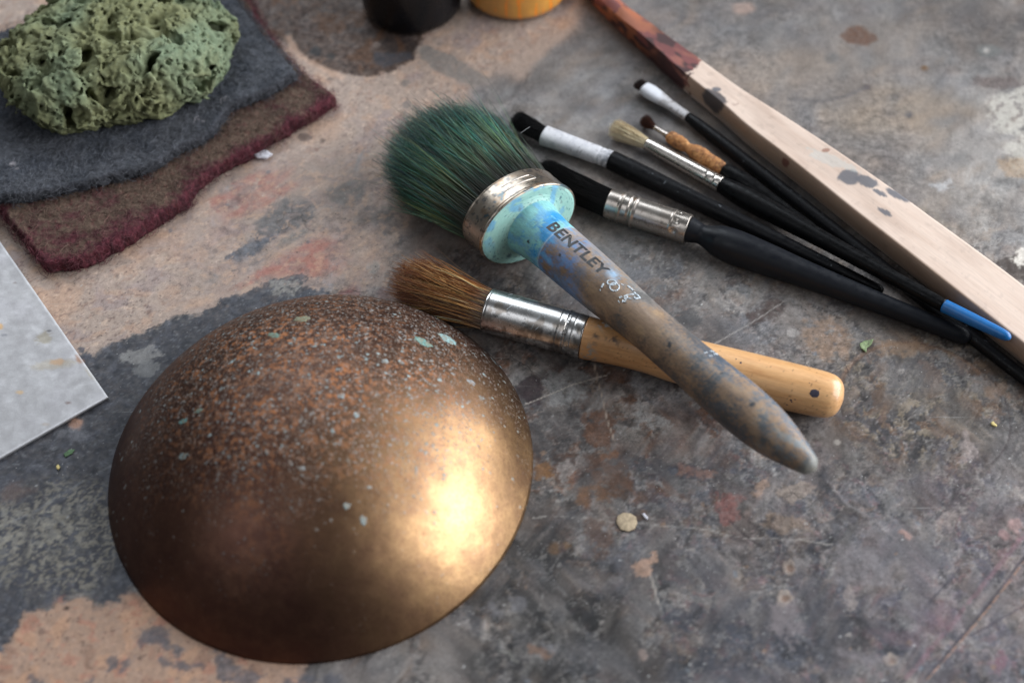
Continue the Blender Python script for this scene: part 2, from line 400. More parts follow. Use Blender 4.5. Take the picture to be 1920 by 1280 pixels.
# patina of smears around (600, 420)
fleck(60, 86, .02, (138, 124, 116), .55, r_peach, .2)
patch([(430, 350), (480, 318), (530, 330), (560, 345), (520, 375), (470, 400), (430, 410), (400, 385)], (160, 96, 84), 1.2, 1.3, .75, patchy=.32)
patch([(390, 370), (430, 360), (410, 395), (398, 388)], (170, 100, 86), .8, 1, .7)
patch([(425, 380), (455, 350), (470, 352), (450, 378), (432, 388)], (92, 72, 74), .8, 1, .8)
patch([(515, 318), (545, 320), (542, 334), (522, 332)], (178, 96, 78), .8, .6, .8)
patch([(480, 420), (520, 375), (570, 368), (592, 388), (585, 415), (545, 430), (500, 440), (470, 450)], (94, 94, 96), .7, 1.1, .95, h=.05)
patch([(420, 480), (460, 455), (500, 440), (530, 435), (500, 460), (470, 480), (440, 496), (424, 490)], (74, 82, 94), .6, .8, .92, h=.05)
patch([(520, 450), (550, 432), (585, 420), (575, 440), (540, 460), (518, 462)], (104, 104, 102), .7, 1, .85)
patch([(400, 420), (440, 415), (470, 430), (440, 445), (412, 440)], (120, 98, 98), 1., 1, .75)
patch([(500, 500), (545, 470), (600, 440), (625, 450), (620, 490), (612, 515), (560, 520), (500, 522), (470, 528), (478, 512)], (168, 94, 80), 1.3, 1.3, .8, patchy=.22)
patch([(610, 450), (640, 450), (650, 500), (640, 515), (615, 500)], (170, 112, 98), 1.2, 1.1, .6)
patch([(606, 352), (640, 345), (690, 338), (690, 350), (672, 385), (650, 398), (625, 380), (605, 375)], (108, 104, 100), .8, 1.2, .9, patchy=.2)
patch([(664, 408), (690, 388), (730, 390), (745, 400), (738, 435), (712, 440), (668, 420)], (92, 88, 86), .8, 1.1, .9, patchy=.15)
patch([(672, 290), (682, 280), (668, 340), (660, 340), (664, 310)], (134, 136, 138), .6, .5, .75)
patch([(455, 480), (480, 476), (512, 470), (505, 486), (470, 494)], (112, 108, 110), .6, 1.2, .7, patchy=.4, pscale=500)
for q in [(615, 530, 9, 16, (134, 138, 146)), (655, 548, 21, 13, (120, 52, 52)), (448, 536, 8, 7, (150, 84, 66)), (433, 352, 10, 6, (132, 134, 136)), (438, 336, 3, 2.5, (62, 54, 52)),
          (402, 520, 6, 9, (112, 116, 122)), (640, 452, 6, 5, (108, 108, 112)), (636, 453, 9, 4, (94, 84, 84)), (607, 438, 8, 6, (176, 120, 84)), (675, 452, 5, 3, (104, 100, 98)),
          (700, 500, 12, 14, (144, 138, 132)), (570, 257, 13, 8, (96, 80, 74)), (606, 263, 5, 4.5, (62, 52, 50)), (620, 148, 6, 4, (120, 104, 96)),
          (760, 155, 8, 7, (122, 112, 106)), (762, 196, 9, 8, (124, 114, 108)), (435, 505, 6, 3, (120, 118, 120)), (720, 558, 14, 22, (124, 96, 92)), (690, 545, 14, 12, (146, 140, 136))]:
    spot(q[0], q[1], q[2], q[4], q[3], .3, .8, .85)
def smear(mask, ang_, reach, n_=7):
    """drag the paint along one direction where mask is set"""
    dxg, dyg = .00075, .00058; acc = np.zeros_like(tc)
    for k in range(n_):
        t_ = (k/(n_-1)-.5)*reach; acc += np.roll(np.roll(tc, int(round(t_*math.cos(ang_)/dxg)), 1), int(round(t_*math.sin(ang_)/dyg)), 0)
    tc[:] = tc+(acc/n_-tc)*mask[..., None]
m_ = r_peach*sst(-.35, .15, field(70, 110)); smear(m_, .5, .007); smear(r_peach*sst(.0, .4, field(110, 111)), .6, .012)
fleck(80, 112, .0, (150, 130, 122), .5, r_peach, .4, st=(1, 1.6)); fleck(160, 113, .12, (124, 112, 108), .45, r_peach, .25); fleck(260, 114, .2, (188, 156, 132), .4, r_peach, .2)
smear(sst(.0, .4, field(40, 115))*(1-PP), .9, .006); smear(sst(.05, .4, field(36, 116))*(1-PP), 2.3, .008); smear(TOPR*(1-PP)*.85, .3, .007); smear(TOPR*(1-PP)*.7, 1.2, .004)
# dark slate sweep from the plate past the bowl
SL = [(160, 662), (182, 670), (195, 652), (225, 642), (270, 624), (330, 594), (380, 592), (420, 562), (452, 556), (500, 545), (560, 535), (612, 548), (640, 600), (500, 900), (300, 1050), (240, 1115),
      (190, 1135), (150, 1117), (120, 1131), (50, 1148), (28, 1195), (0, 1222), (-120, 1260), (-300, 1000), (-200, 800)]
patch(SL, (62, 63, 70), .35, 1.5, 1, h=.12)
patch([(400, 562), (450, 548), (480, 538), (500, 528), (570, 512), (588, 518), (540, 536), (490, 552), (460, 570), (430, 575)], (68, 70, 78), .3, 1.2, .95, h=.1)
patch([(565, 545), (605, 540), (612, 552), (580, 562), (540, 562)], (72, 75, 84), .4, 1, .95)
patch([(510, 528), (545, 522), (562, 536), (548, 556), (520, 552), (508, 540)], (138, 134, 128), .6, 1.4, .85, patchy=.35, pscale=500)
r_slate = on_poly(SL, 1.)
fleck(120, 90, .1, (82, 84, 92), .5, r_slate, .15); fleck(300, 91, .2, (50, 52, 58), .6, r_slate, .1); fleck(700, 92, .4, (120, 122, 126), .4, r_slate, .1)
r_sand = soft_region(110, 1010, 170, 110)*r_slate
fleck(420, 93, -.02, (136, 130, 118), .7, r_sand, .22); fleck(60, 94, .2, (70, 68, 72), .6, r_sand, .2, st=(1, .5))
r_sand2 = soft_region(60, 990, 110, 60)*r_slate; fleck(250, 95, -.1, (150, 146, 136), .5, r_sand2, .3)
stroke([(0, 988), (70, 955), (140, 910), (215, 868)], 3, (116, 118, 122), .6, .6, brk=.35); stroke([(20, 1150), (40, 1060), (62, 960)], 9, (60, 60, 66), .6, 1.2)
patch([(258, 655), (290, 645), (302, 664), (288, 672), (262, 684), (228, 678), (226, 664)], (132, 130, 128), .4, 1.1, .85, patchy=.15)
patch([(250, 684), (285, 672), (298, 684), (290, 702), (262, 706), (246, 696)], (118, 118, 118), .5, .9, .8)
spot(140, 795, 13, (172, 128, 104), 11, .5, 1.2, .9); patch([(110, 805), (150, 800), (170, 812), (140, 830), (112, 822)], (104, 104, 110), 1.2, 1, .7)
spot(152, 655, 6, (70, 72, 84)); spot(166, 668, 5, (66, 68, 80)); spot(158, 672, 3, (70, 72, 84)); patch([(147, 672), (156, 676), (162, 690), (152, 686)], (160, 112, 78), .4, .5, .8)
patch([(60, 920), (30, 905), (0, 925), (0, 945), (20, 940)], (106, 84, 76), 1.5, 1, .6)
# peach at the lower left
r_pl = on_poly([(0, 1222), (30, 1190), (55, 1145), (150, 1115), (190, 1135), (250, 1110), (600, 1290), (600, 1500), (-200, 1500), (-200, 1300)])
patch([(-200, 1300), (0, 1226), (28, 1192), (50, 1148), (124, 1130), (150, 1117), (190, 1137), (245, 1116), (420, 1200), (560, 1230), (600, 1400), (-300, 1600)], (172, 136, 112), .8, 1.3)
fleck(60, 96, .1, (184, 144, 116), .6, r_pl, .2); fleck(110, 97, .25, (140, 108, 92), .6, r_pl, .15); fleck(400, 98, .44, (80, 60, 54), .6, r_pl, .06); fleck(160, 99, .3, (170, 116, 96), .5, r_pl, .1)
for p in [[(265, 1190), (290, 1170), (310, 1180), (350, 1215), (330, 1228), (290, 1215), (262, 1205)], [(196, 1255), (205, 1232), (218, 1225), (215, 1245), (204, 1262)],
          [(222, 1262), (232, 1240), (262, 1235), (258, 1240), (238, 1246), (230, 1270)], [(400, 1215), (450, 1245), (500, 1258), (480, 1290), (440, 1290), (400, 1250)],
          [(300, 1235), (340, 1240), (380, 1250), (350, 1262), (310, 1250)], [(155, 1290), (165, 1268), (178, 1266), (170, 1290)], [(50, 1262), (70, 1270), (90, 1290), (55, 1290)],
          [(520, 1262), (570, 1262), (640, 1262), (640, 1290), (540, 1290)]]:
    patch(p, (84, 84, 92), .7, 1.3, .85, patchy=.18)
spot(165, 1225, 14, (142, 108, 88), 18, 1., 1, .7); spot(124, 1139, 4, (60, 44, 40)); spot(125, 1196, 5, (66, 46, 40), 3); spot(262, 1234, 4, (70, 48, 42)); spot(78, 1182, 6, (120, 92, 78))
# dark spill under the jars, top
patch([(430, -60), (445, 5), (480, 55), (540, 85), (590, 118), (640, 138), (690, 143), (740, 132), (775, 112), (782, 95), (800, 60), (830, 20), (840, -80)], (66, 48, 40), 1., 1., 1, h=.06)
patch([(640, 40), (700, 60), (782, 60), (784, 100), (745, 110), (700, 75)], (42, 36, 36), 2.5, 1.5, .8)
fleck(60, 100, .1, (92, 64, 44), .6, on_poly([(430, -60), (480, 55), (590, 118), (690, 140), (770, 110), (700, -60)]), .2)
patch([(700, 98), (770, 98), (774, 108), (720, 126), (702, 122)], (66, 66, 72), .8, .5, .9); spot(706, 84, 7, (116, 100, 92), 6)
spot(592, 96, 11, (42, 42, 44), 9, 1); spot(620, 106, 8, (46, 44, 44), 7, 1)
patch([(780, 88), (800, 84), (850, 105), (905, 138), (920, 150), (890, 160), (850, 148), (815, 132), (788, 105)], (130, 122, 116), .8, .6, .95)
stroke([(540, 70), (560, 105), (640, 145)], 14, (188, 156, 134), .6, 1.5)
# groove of the board behind the sponge
stroke([(-20, 56), (40, 38), (120, 20)], 4, (104, 86, 80), .9, .5, -.2)
# flecks on the right
patch([(1575, 68), (1590, 50), (1615, 48), (1640, 66), (1644, 76), (1625, 86), (1590, 80)], (92, 62, 46), 1.2, .6, .95)
spot(1733, 127, 7, (104, 72, 40), 5, .8); spot(1625, 163, 8, (80, 68, 66), 6, 1.); stroke([(1480, 186), (1540, 190), (1590, 178), (1625, 163)], 7, (88, 84, 84), .7, 1.6)
spot(1395, 15, 20, (152, 124, 110), 12, 1.5, 1, .7); spot(1560, 108, 14, (84, 84, 84), 10, 1.5, 1, .7); spot(1855, 95, 22, (92, 92, 90), 12, 1.5); spot(1850, 95, 6, (150, 144, 138), 5, 1)
patch([(1830, 140), (1900, 145), (1920, 160), (1870, 168), (1825, 155)], (86, 72, 70), 1.5, 1, .7); spot(1705, 215, 8, (84, 80, 82), 6, 1)
for p in [[(1850, 190), (1920, 160), (1980, 200), (1920, 260), (1860, 240)], [(1880, 270), (1960, 250), (1960, 330), (1900, 320)]]: patch(p, (184, 178, 166), 1.5, 1.5, .7, patchy=.35)
patch([(1870, 300), (1920, 290), (1940, 330), (1890, 330)], (158, 128, 94), 1.5, 1.2, .6); patch([(1740, 345), (1780, 335), (1790, 350), (1760, 360)], (176, 176, 178), 1, 1, .6, patchy=.3)
patch([(1865, 490), (1890, 480), (1930, 470), (1960, 540), (1900, 520)], (58, 46, 40), .8, 1, .9); patch([(1890, 480), (1960, 450), (1960, 510), (1910, 500)], (216, 208, 196), .7, 1.3, .85, patchy=.3)
patch([(1700, 390), (1730, 380), (1790, 430), (1810, 480), (1760, 440)], (132, 120, 106), 1.5, 1.4, .6, patchy=.3)
# rings and crust right of the wooden handle
def arc_px(cx, cy, rx, ry, a0, a1, n=26, rot=0.):
    t = np.radians(np.linspace(a0, a1, n)); x = rx*np.cos(t); y = ry*np.sin(t); c, s = math.cos(rot), math.sin(rot)
    return list(zip(cx+x*c-y*s, cy+x*s+y*c))
stroke(arc_px(1735, 770, 165, 122, 150, 385, rot=.35), 3, (56, 48, 48), .75, .35, -.25, .8); stroke(arc_px(1728, 764, 158, 116, 180, 300, rot=.35), 7, (120, 92, 72), .5, 1., .1, 1)
patch([(1505, 600), (1560, 590), (1600, 640), (1590, 670), (1550, 680), (1510, 640)], (142, 112, 88), 1.2, 1.6, .65, patchy=.3)
patch([(1650, 640), (1720, 640), (1740, 655), (1690, 668), (1648, 660)], (140, 110, 84), 1, 1.3, .6, patchy=.2); patch([(1845, 725), (1890, 720), (1900, 745), (1855, 745)], (138, 108, 86), 1, 1.3, .6, patchy=.2)
patch([(1800, 830), (1820, 780), (1815, 820), (1830, 850), (1800, 870)], (152, 136, 130), .8, 1.2, .6, h=.15)
spot(1488, 623, 12, (146, 140, 136), 9, .4, .8, .8); spot(1558, 688, 5, (40, 38, 40), 4); spot(1570, 828, 7, (154, 146, 138), 5)
patch([(1400, 585), (1440, 560), (1470, 570), (1450, 600), (1410, 606)], (66, 50, 46), 1, 1.5, .85, patchy=.25); patch([(1260, 590), (1300, 575), (1320, 600), (1290, 620)], (66, 66, 68), 1, 1.5, .8)
stroke([(1330, 650), (1400, 610), (1470, 565)], 2, (150, 146, 142), .6, .3, .06)
# centre: between bowl and handle
patch([(966, 722), (1010, 705), (1022, 730), (1012, 752), (982, 756)], (54, 40, 44), .5, 1, .9)
patch([(1020, 700), (1080, 690), (1115, 710), (1100, 740), (1060, 760), (1030, 755)], (126, 124, 122), .8, 1.6, .85, patchy=.2)
patch([(1095, 770), (1140, 770), (1160, 800), (1150, 830), (1110, 838), (1088, 810)], (104, 66, 44), .8, 1.3, .85, patchy=.15)
patch([(1120, 845), (1160, 845), (1164, 858), (1125, 862)], (118, 76, 48), .5, 1, .8); patch([(1005, 870), (1030, 862), (1034, 890), (1008, 900)], (122, 82, 44), .5, 1.2, .9)
patch([(980, 800), (1010, 790), (1030, 830), (1020, 860), (990, 850)], (58, 56, 58), 1, 1.2, .7); patch([(1180, 760), (1230, 770), (1260, 800), (1220, 800), (1190, 790)], (142, 140, 138), .8, 1.6, .7, patchy=.35)
stroke([(984, 757), (1040, 735), (1075, 720), (1140, 702)], 2, (176, 166, 156), .85, .25, .05, brk=.1); stroke([(1112, 672), (1128, 740), (1140, 790), (1152, 825)], 2.4, (166, 150, 136), .9, .25, .05, brk=.05)
stroke([(1000, 968), (1080, 970), (1170, 978), (1290, 990), (1400, 1006), (1480, 1010), (1560, 1021)], 1.8, (160, 155, 149), .65, .35, .04, 2.4, brk=.38); stroke([(1218, 1070), (1228, 1105), (1237, 1132)], 3.5, (160, 152, 144), .8, .3, .05)
patch([(1185, 1060), (1230, 1040), (1240, 1055), (1215, 1075), (1195, 1085)], (164, 128, 106), .4, 1.1, .85)
patch([(1085, 910), (1130, 905), (1150, 930), (1120, 950), (1082, 940)], (112, 76, 48), 1, 1.5, .75, patchy=.25); patch([(1090, 850), (1170, 860), (1190, 920), (1140, 930)], (96, 62, 42), 1.5, 1.6, .6, patchy=.35)
patch([(1100, 970), (1150, 980), (1140, 1040), (1110, 1050)], (92, 64, 48), 1.2, 1.5, .6, patchy=.3); spot(1040, 1028, 14, (96, 68, 42), 11, .8, 1.2, .8); spot(1065, 1022, 9, (108, 78, 48), 7, .6, 1, .8)
patch([(1340, 920), (1385, 935), (1390, 960), (1360, 985), (1345, 955)], (128, 76, 70), 1., 1.5, .75, patchy=.2); patch([(1270, 870), (1320, 880), (1350, 890), (1310, 895), (1275, 885)], (140, 102, 88), .8, 1.3, .65, patchy=.2)
patch([(1410, 910), (1440, 900), (1432, 930), (1418, 935)], (150, 122, 104), .5, 1.2, .8, h=.1); patch([(1460, 915), (1500, 895), (1520, 900), (1530, 925), (1490, 940), (1462, 930)], (136, 120, 108), .7, 1.5, .8, h=.12)
patch([(1440, 960), (1500, 970), (1510, 990), (1470, 1000), (1430, 985)], (138, 116, 98), .9, 1.6, .65, patchy=.2, h=.08)
stroke([(1368, 975), (1400, 1005), (1428, 1024)], 3, (52, 46, 48), .9, .4, -.2); stroke([(1385, 960), (1415, 985), (1440, 1010)], 2, (60, 52, 52), .8, .4, -.15)
patch([(1528, 888), (1542, 872), (1556, 900), (1560, 930), (1540, 915)], (46, 46, 52), 1.2, 1., .85)  # close shadow of the handle tip, painted dark on the board
stroke([(1550, 900), (1590, 945), (1640, 975), (1680, 1010)], 3, (130, 124, 124), .5, .5, .1, .8)
# pits, knots and prints of the board
for x, y, r, c1, c2 in [(1600, 970, 12, (52, 50, 54), (88, 84, 88)), (1563, 982, 13, (74, 70, 72), (90, 88, 92)), (1262, 880, 9, (60, 62, 72), (92, 92, 98)), (1376, 882, 8, (66, 66, 76), (90, 90, 96))]:
    spot(x, y, r, c1, r*.85, .3, 1, .9, -.35); spot(x+2, y+2, r*.6, c2, r*.5, .3, .8, .8, .1)
for x, y, r in [(1480, 1064, 13), (1670, 1236, 13), (1470, 1120, 16)]:
    spot(x, y, r, (150, 134, 122), r, .3, 1., .85, .2); spot(x+2, y+1, r*.5, (112, 82, 66), r*.5, .4, .8, .8, -.2)
patch([(1450, 1130), (1490, 1130), (1500, 1180), (1480, 1210), (1448, 1180)], (118, 108, 110), 1, 1.6, .7, patchy=.25, h=.1)
patch([(1568, 1020), (1640, 1025), (1660, 1060), (1690, 1095), (1620, 1100), (1568, 1095)], (110, 104, 106), .8, 1.1, .75, h=.06); patch([(1585, 1110), (1600, 1095), (1608, 1130), (1595, 1150)], (140, 128, 122), .5, 1.2, .7, patchy=.3)
spot(1903, 985, 16, (148, 116, 112), 13, .4, .9, .85, .15, .8); spot(1880, 1001, 11, (140, 106, 104), 8, .4, .9, .85, .15, .7); spot(1638, 1005, 1, (160, 120, 110), 1)
patch([(1684, 995), (1690, 990), (1710, 1004), (1704, 1010)], (156, 122, 112), .3, .5, .9, h=.15); patch([(1804, 1016), (1830, 1012), (1828, 1018), (1812, 1022)], (48, 46, 52), .3, .5, .9, h=-.2)
stroke([(1735, 1270), (1820, 1170), (1870, 1110), (1925, 1035)], 2.6, (60, 54, 62), .8, .4, -.3, .7); stroke([(1740, 1272), (1826, 1172), (1874, 1114), (1930, 1040)], 1.6, (166, 124, 100), .7, .3, .1, .7, brk=.3)
stroke([(1700, 1270), (1800, 1150), (1920, 1000)], 5, (122, 92, 100), .55, 1., .05, .9, brk=.2); stroke([(1740, 1130), (1800, 1065)], 3, (58, 56, 64), .8, .4, -.2); stroke([(1820, 1190), (1930, 1130)], 2.4, (56, 50, 60), .7, .4, -.2)
patch([(1855, 1240), (1880, 1215), (1900, 1240), (1870, 1262)], (128, 84, 96), .8, 1.4, .7, patchy=.2); patch([(1620, 1190), (1700, 1180), (1790, 1120), (1800, 1160), (1720, 1210)], (112, 88, 96), 2, 1.6, .5, patchy=.25)
patch([(1560, 1210), (1640, 1225), (1680, 1232), (1660, 1245), (1600, 1240)], (116, 108, 112), 1, 1.4, .5, patchy=.2)
for p in [[(905, 1140), (925, 1130), (945, 1145), (925, 1155)], [(950, 1110), (985, 1120), (990, 1140), (960, 1135)], [(1010, 1205), (1040, 1205), (1045, 1225), (1015, 1225)]]: patch(p, (104, 102, 106), 1, 1.3, .6)
stroke([(935, 1218), (955, 1222), (962, 1236), (972, 1240)], 3, (128, 126, 120), .7, .4, .05); patch([(985, 1215), (1000, 1208), (1040, 1225), (1032, 1235), (1000, 1228)], (118, 86, 66), .6, 1.2, .7)
patch([(1198, 1220), (1206, 1212), (1212, 1232), (1206, 1240), (1196, 1230)], (126, 108, 100), .4, .8, .9, h=.2); stroke([(1232, 1110), (1262, 1190), (1276, 1280)], 2.5, (60, 62, 66), .7, .6, -.08)
for k in range(26):   # scattered thin scratches
    x = rng.uniform(1000, 1900); y = rng.uniform(640, 1270); a = rng.uniform(0, 3.14); L = rng.uniform(15, 90)
    stroke([(x, y), (x+L*math.cos(a)*.5, y+L*math.sin(a)*.5+rng.uniform(-3, 3)), (x+L*math.cos(a), y+L*math.sin(a))], rng.uniform(.4, 1.2), (150, 147, 144), rng.uniform(.15, .45), .35, .02, 2.2, brk=.45)
for k in range(60):   # small chips of paint everywhere
    x = rng.uniform(880, 1920); y = rng.uniform(640, 1280); r = rng.uniform(1.5, 5)
    spot(x, y, r, [(150, 142, 136), (52, 50, 54), (132, 104, 84), (104, 112, 122)][rng.integers(4)], r*rng.uniform(.5, 1), .25, 1.5, .75, rng.uniform(-.15, .15))
for k in range(40):
    x = rng.uniform(20, 760); y = rng.uniform(200, 660); r = rng.uniform(1, 3.5)
    spot(x, y, r, [(104, 90, 84), (150, 134, 128), (128, 92, 78), (108, 108, 114)][rng.integers(4)], r*rng.uniform(.6, 1), .3, 1.2, .7)
for k in range(220):  # tiny grains of plaster dust
    x = rng.uniform(0, 1920); y = rng.uniform(450, 1280); spot(x, y, rng.uniform(.4, 1.2), (190, 190, 188), None, .15, .5, .7)
# low relief of the worn surface
tz += (field(180, 5, 5)*.07+field(45, 3)*.08+fbm2(TX, TY, 900, 3, 77)*.05*sst(0, .4, field(30, 79)+.3))*.001*sst(.0, 1., 1-PP*.6)
tz -= .0003
ny, nx = TX.shape
ii = (np.arange(ny-1)[:, None]*nx+np.arange(nx-1)[None]).ravel()
tf = np.stack([ii, ii+1, ii+nx+1, ii+nx], -1)
def tt_extra(N, Lk, vec, c, noise, rng_, b):
    # fine marbled wear
    n_ = noise(260, 9, .72); f_ = rng_(n_, .62, 1.42, .36, .64)
    mx = N.new('ShaderNodeVectorMath'); mx.operation = 'SCALE'; Lk.new(c, mx.inputs[0]); Lk.new(f_, mx.inputs['Scale']); dark = mx.outputs[0]
    sepc = N.new('ShaderNodeSeparateColor'); Lk.new(c, sepc.inputs[0])
    painted = mth(N, Lk, 'MULTIPLY', rng_(sepc.outputs[0], 1, .25, .22, .36), rng_(noise(13, 2), .2, 1, .42, .60))
    mm = N.new('ShaderNodeMix'); mm.data_type = 'RGBA'; Lk.new(painted, mm.inputs[0]); Lk.new(c, mm.inputs[6]); Lk.new(dark, mm.inputs[7]); c = mm.outputs[2]
    # hairline scratches in three directions, broken up by noise
    for ang_, lo_, seed_ in ((.55, .70, 0.), (2.2, .71, 3.), (1.25, .72, 7.)):
        mp = N.new('ShaderNodeMapping'); mp.inputs['Rotation'].default_value = (0, 0, ang_); mp.inputs['Scale'].default_value = (22, 900, 1); mp.inputs['Location'].default_value = (seed_, seed_, 0); Lk.new(vec, mp.inputs['Vector'])
        ns = N.new('ShaderNodeTexNoise'); ns.inputs['Scale'].default_value = 1; ns.inputs['Detail'].default_value = 2; Lk.new(mp.outputs[0], ns.inputs['Vector'])
        sc_ = mth(N, Lk, 'MULTIPLY', rng_(ns.outputs['Fac'], 0, 1, lo_, lo_+.05), rng_(noise(30, 3), 0, .5, .5, .62))
        c = mixnode(N, Lk, sc_, c, (.30, .29, .28))
    # hair cracks in the old paint
    wv = N.new('ShaderNodeVectorMath'); wv.operation = 'ADD'; nw = N.new('ShaderNodeTexNoise'); nw.inputs['Scale'].default_value = 120; Lk.new(vec, nw.inputs['Vector'])
    ws = N.new('ShaderNodeVectorMath'); ws.operation = 'SCALE'; Lk.new(nw.outputs['Color'], ws.inputs[0]); ws.inputs['Scale'].default_value = .009; Lk.new(vec, wv.inputs[0]); Lk.new(ws.outputs[0], wv.inputs[1])
    vd = voro(N, Lk, wv.outputs[0], 70, 1., 'DISTANCE_TO_EDGE'); ck = mth(N, Lk, 'MULTIPLY', rng_(vd.outputs['Distance'], 1, 0, .004, .022), rng_(noise(24, 3), 0, .55, .54, .62))
    c = mixnode(N, Lk, mth(N, Lk, 'MULTIPLY', ck, painted), c, (.022, .020, .021))
    m, _ = specks(N, Lk, vec, 900, .12, .3, .05, .1)
    c = mixnode(N, Lk, mth(N, Lk, 'MULTIPLY', m, .45), c, (.5, .49, .48))
    m, _ = specks(N, Lk, vec, 650, .15, .35, .10, .1)
    c = mixnode(N, Lk, mth(N, Lk, 'MULTIPLY', m, .5), c, (.03, .027, .028))
    return c
M_table = material('worn_painted_board', attr=True, rough=.62, var=[(1400, .13), (500, .08), (3500, .18)], rvar=(160, .16), bump=[(2400, .32, .0002), (620, .14, .0004)], extra=tt_extra, spec=.28)
tabletop = part('tabletop', np.stack([TX, TY, tz], -1), tf, M_table, kind='structure', col=tc.reshape(-1, 3))
# the board's body under its worn face
bx0, bx1, by0, by1 = gx[0], gx[-1], gy[0], gy[-1]
bv = [(x, y, z) for z in (-.03, -.0012) for x, y in ((bx0, by0), (bx1, by0), (bx1, by1), (bx0, by1))]
M_edge = material('board_edge', (.23, .16, .11), rough=.7, var=(60, .3))
part('board_core', bv, [np.array([[0, 3, 2, 1], [0, 1, 5, 4], [1, 2, 6, 5], [2, 3, 7, 6], [3, 0, 4, 7], [4, 5, 6, 7]])], M_edge, tabletop, smooth=False)

# ------------------------------------------------------------------ metal bowl, upside down
def seg_len(a, b): return float(np.linalg.norm(np.asarray(b)-np.asarray(a)))
bowl_c = np.array([-.0749, -.0612, 0.]); RX, RY, ROT, HB = .0827, .0861, -.27, .048
KB = HB/((RX+RY)/2); RSB = (1+KB*KB)/(2*KB)
def dome_h(r): return (np.sqrt(np.maximum(0, RSB**2-np.minimum(1, r)**2))-(RSB-KB))*(RX+RY)/2
bowl = thing('metal_bowl', 'speckled copper brown metal bowl lying upside down on the table', 'bowl', bowl_c)
nb, mb = 256, 110
t = np.linspace(0, 1, mb)*math.pi/2; a = np.linspace(0, 2*np.pi, nb, endpoint=False)
def cap_surf(off, t):
    r = 1-np.sin(t)**.9*0-t/(math.pi/2); z = np.maximum(0, dome_h(r)-off)
    X = (RX-off)*r[:, None]*np.cos(a); Y = (RY-off)*r[:, None]*np.sin(a)
    dent = 1+.004*np.sin(2*a+1)[None]*r[:, None]
    X = X*dent; Y = Y*dent
    return np.stack([X*math.cos(ROT)-Y*math.sin(ROT), X*math.sin(ROT)+Y*math.cos(ROT), z[:, None]+0*a], -1)
outer = cap_surf(0, t[:-1]); inner = cap_surf(.0012, t[:-1][::4])[::-1]
lipo = outer[0].copy(); rows = [cap_surf(.0012, t[:1])[0], lipo+0]
allr = np.concatenate([inner, outer], 0); mr = len(allr); v = allr.reshape(-1, 3)+bowl_c
i = np.arange(mr-1)[:, None]; j = np.arange(nb)[None]; j2 = (j+1) % nb
f = np.stack([i*nb+j, i*nb+j2, (i+1)*nb+j2, (i+1)*nb+j], -1).reshape(-1, 4)
v = np.concatenate([v, [bowl_c+(0, 0, HB-.0012), bowl_c+(0, 0, HB)]]); n0 = len(v)-2
jj = np.arange(nb)
f3a = np.stack([np.full(nb, n0), (jj+1) % nb, jj], -1); f3b = np.stack([np.full(nb, n0+1), (mr-1)*nb+jj, (mr-1)*nb+(jj+1) % nb], -1)
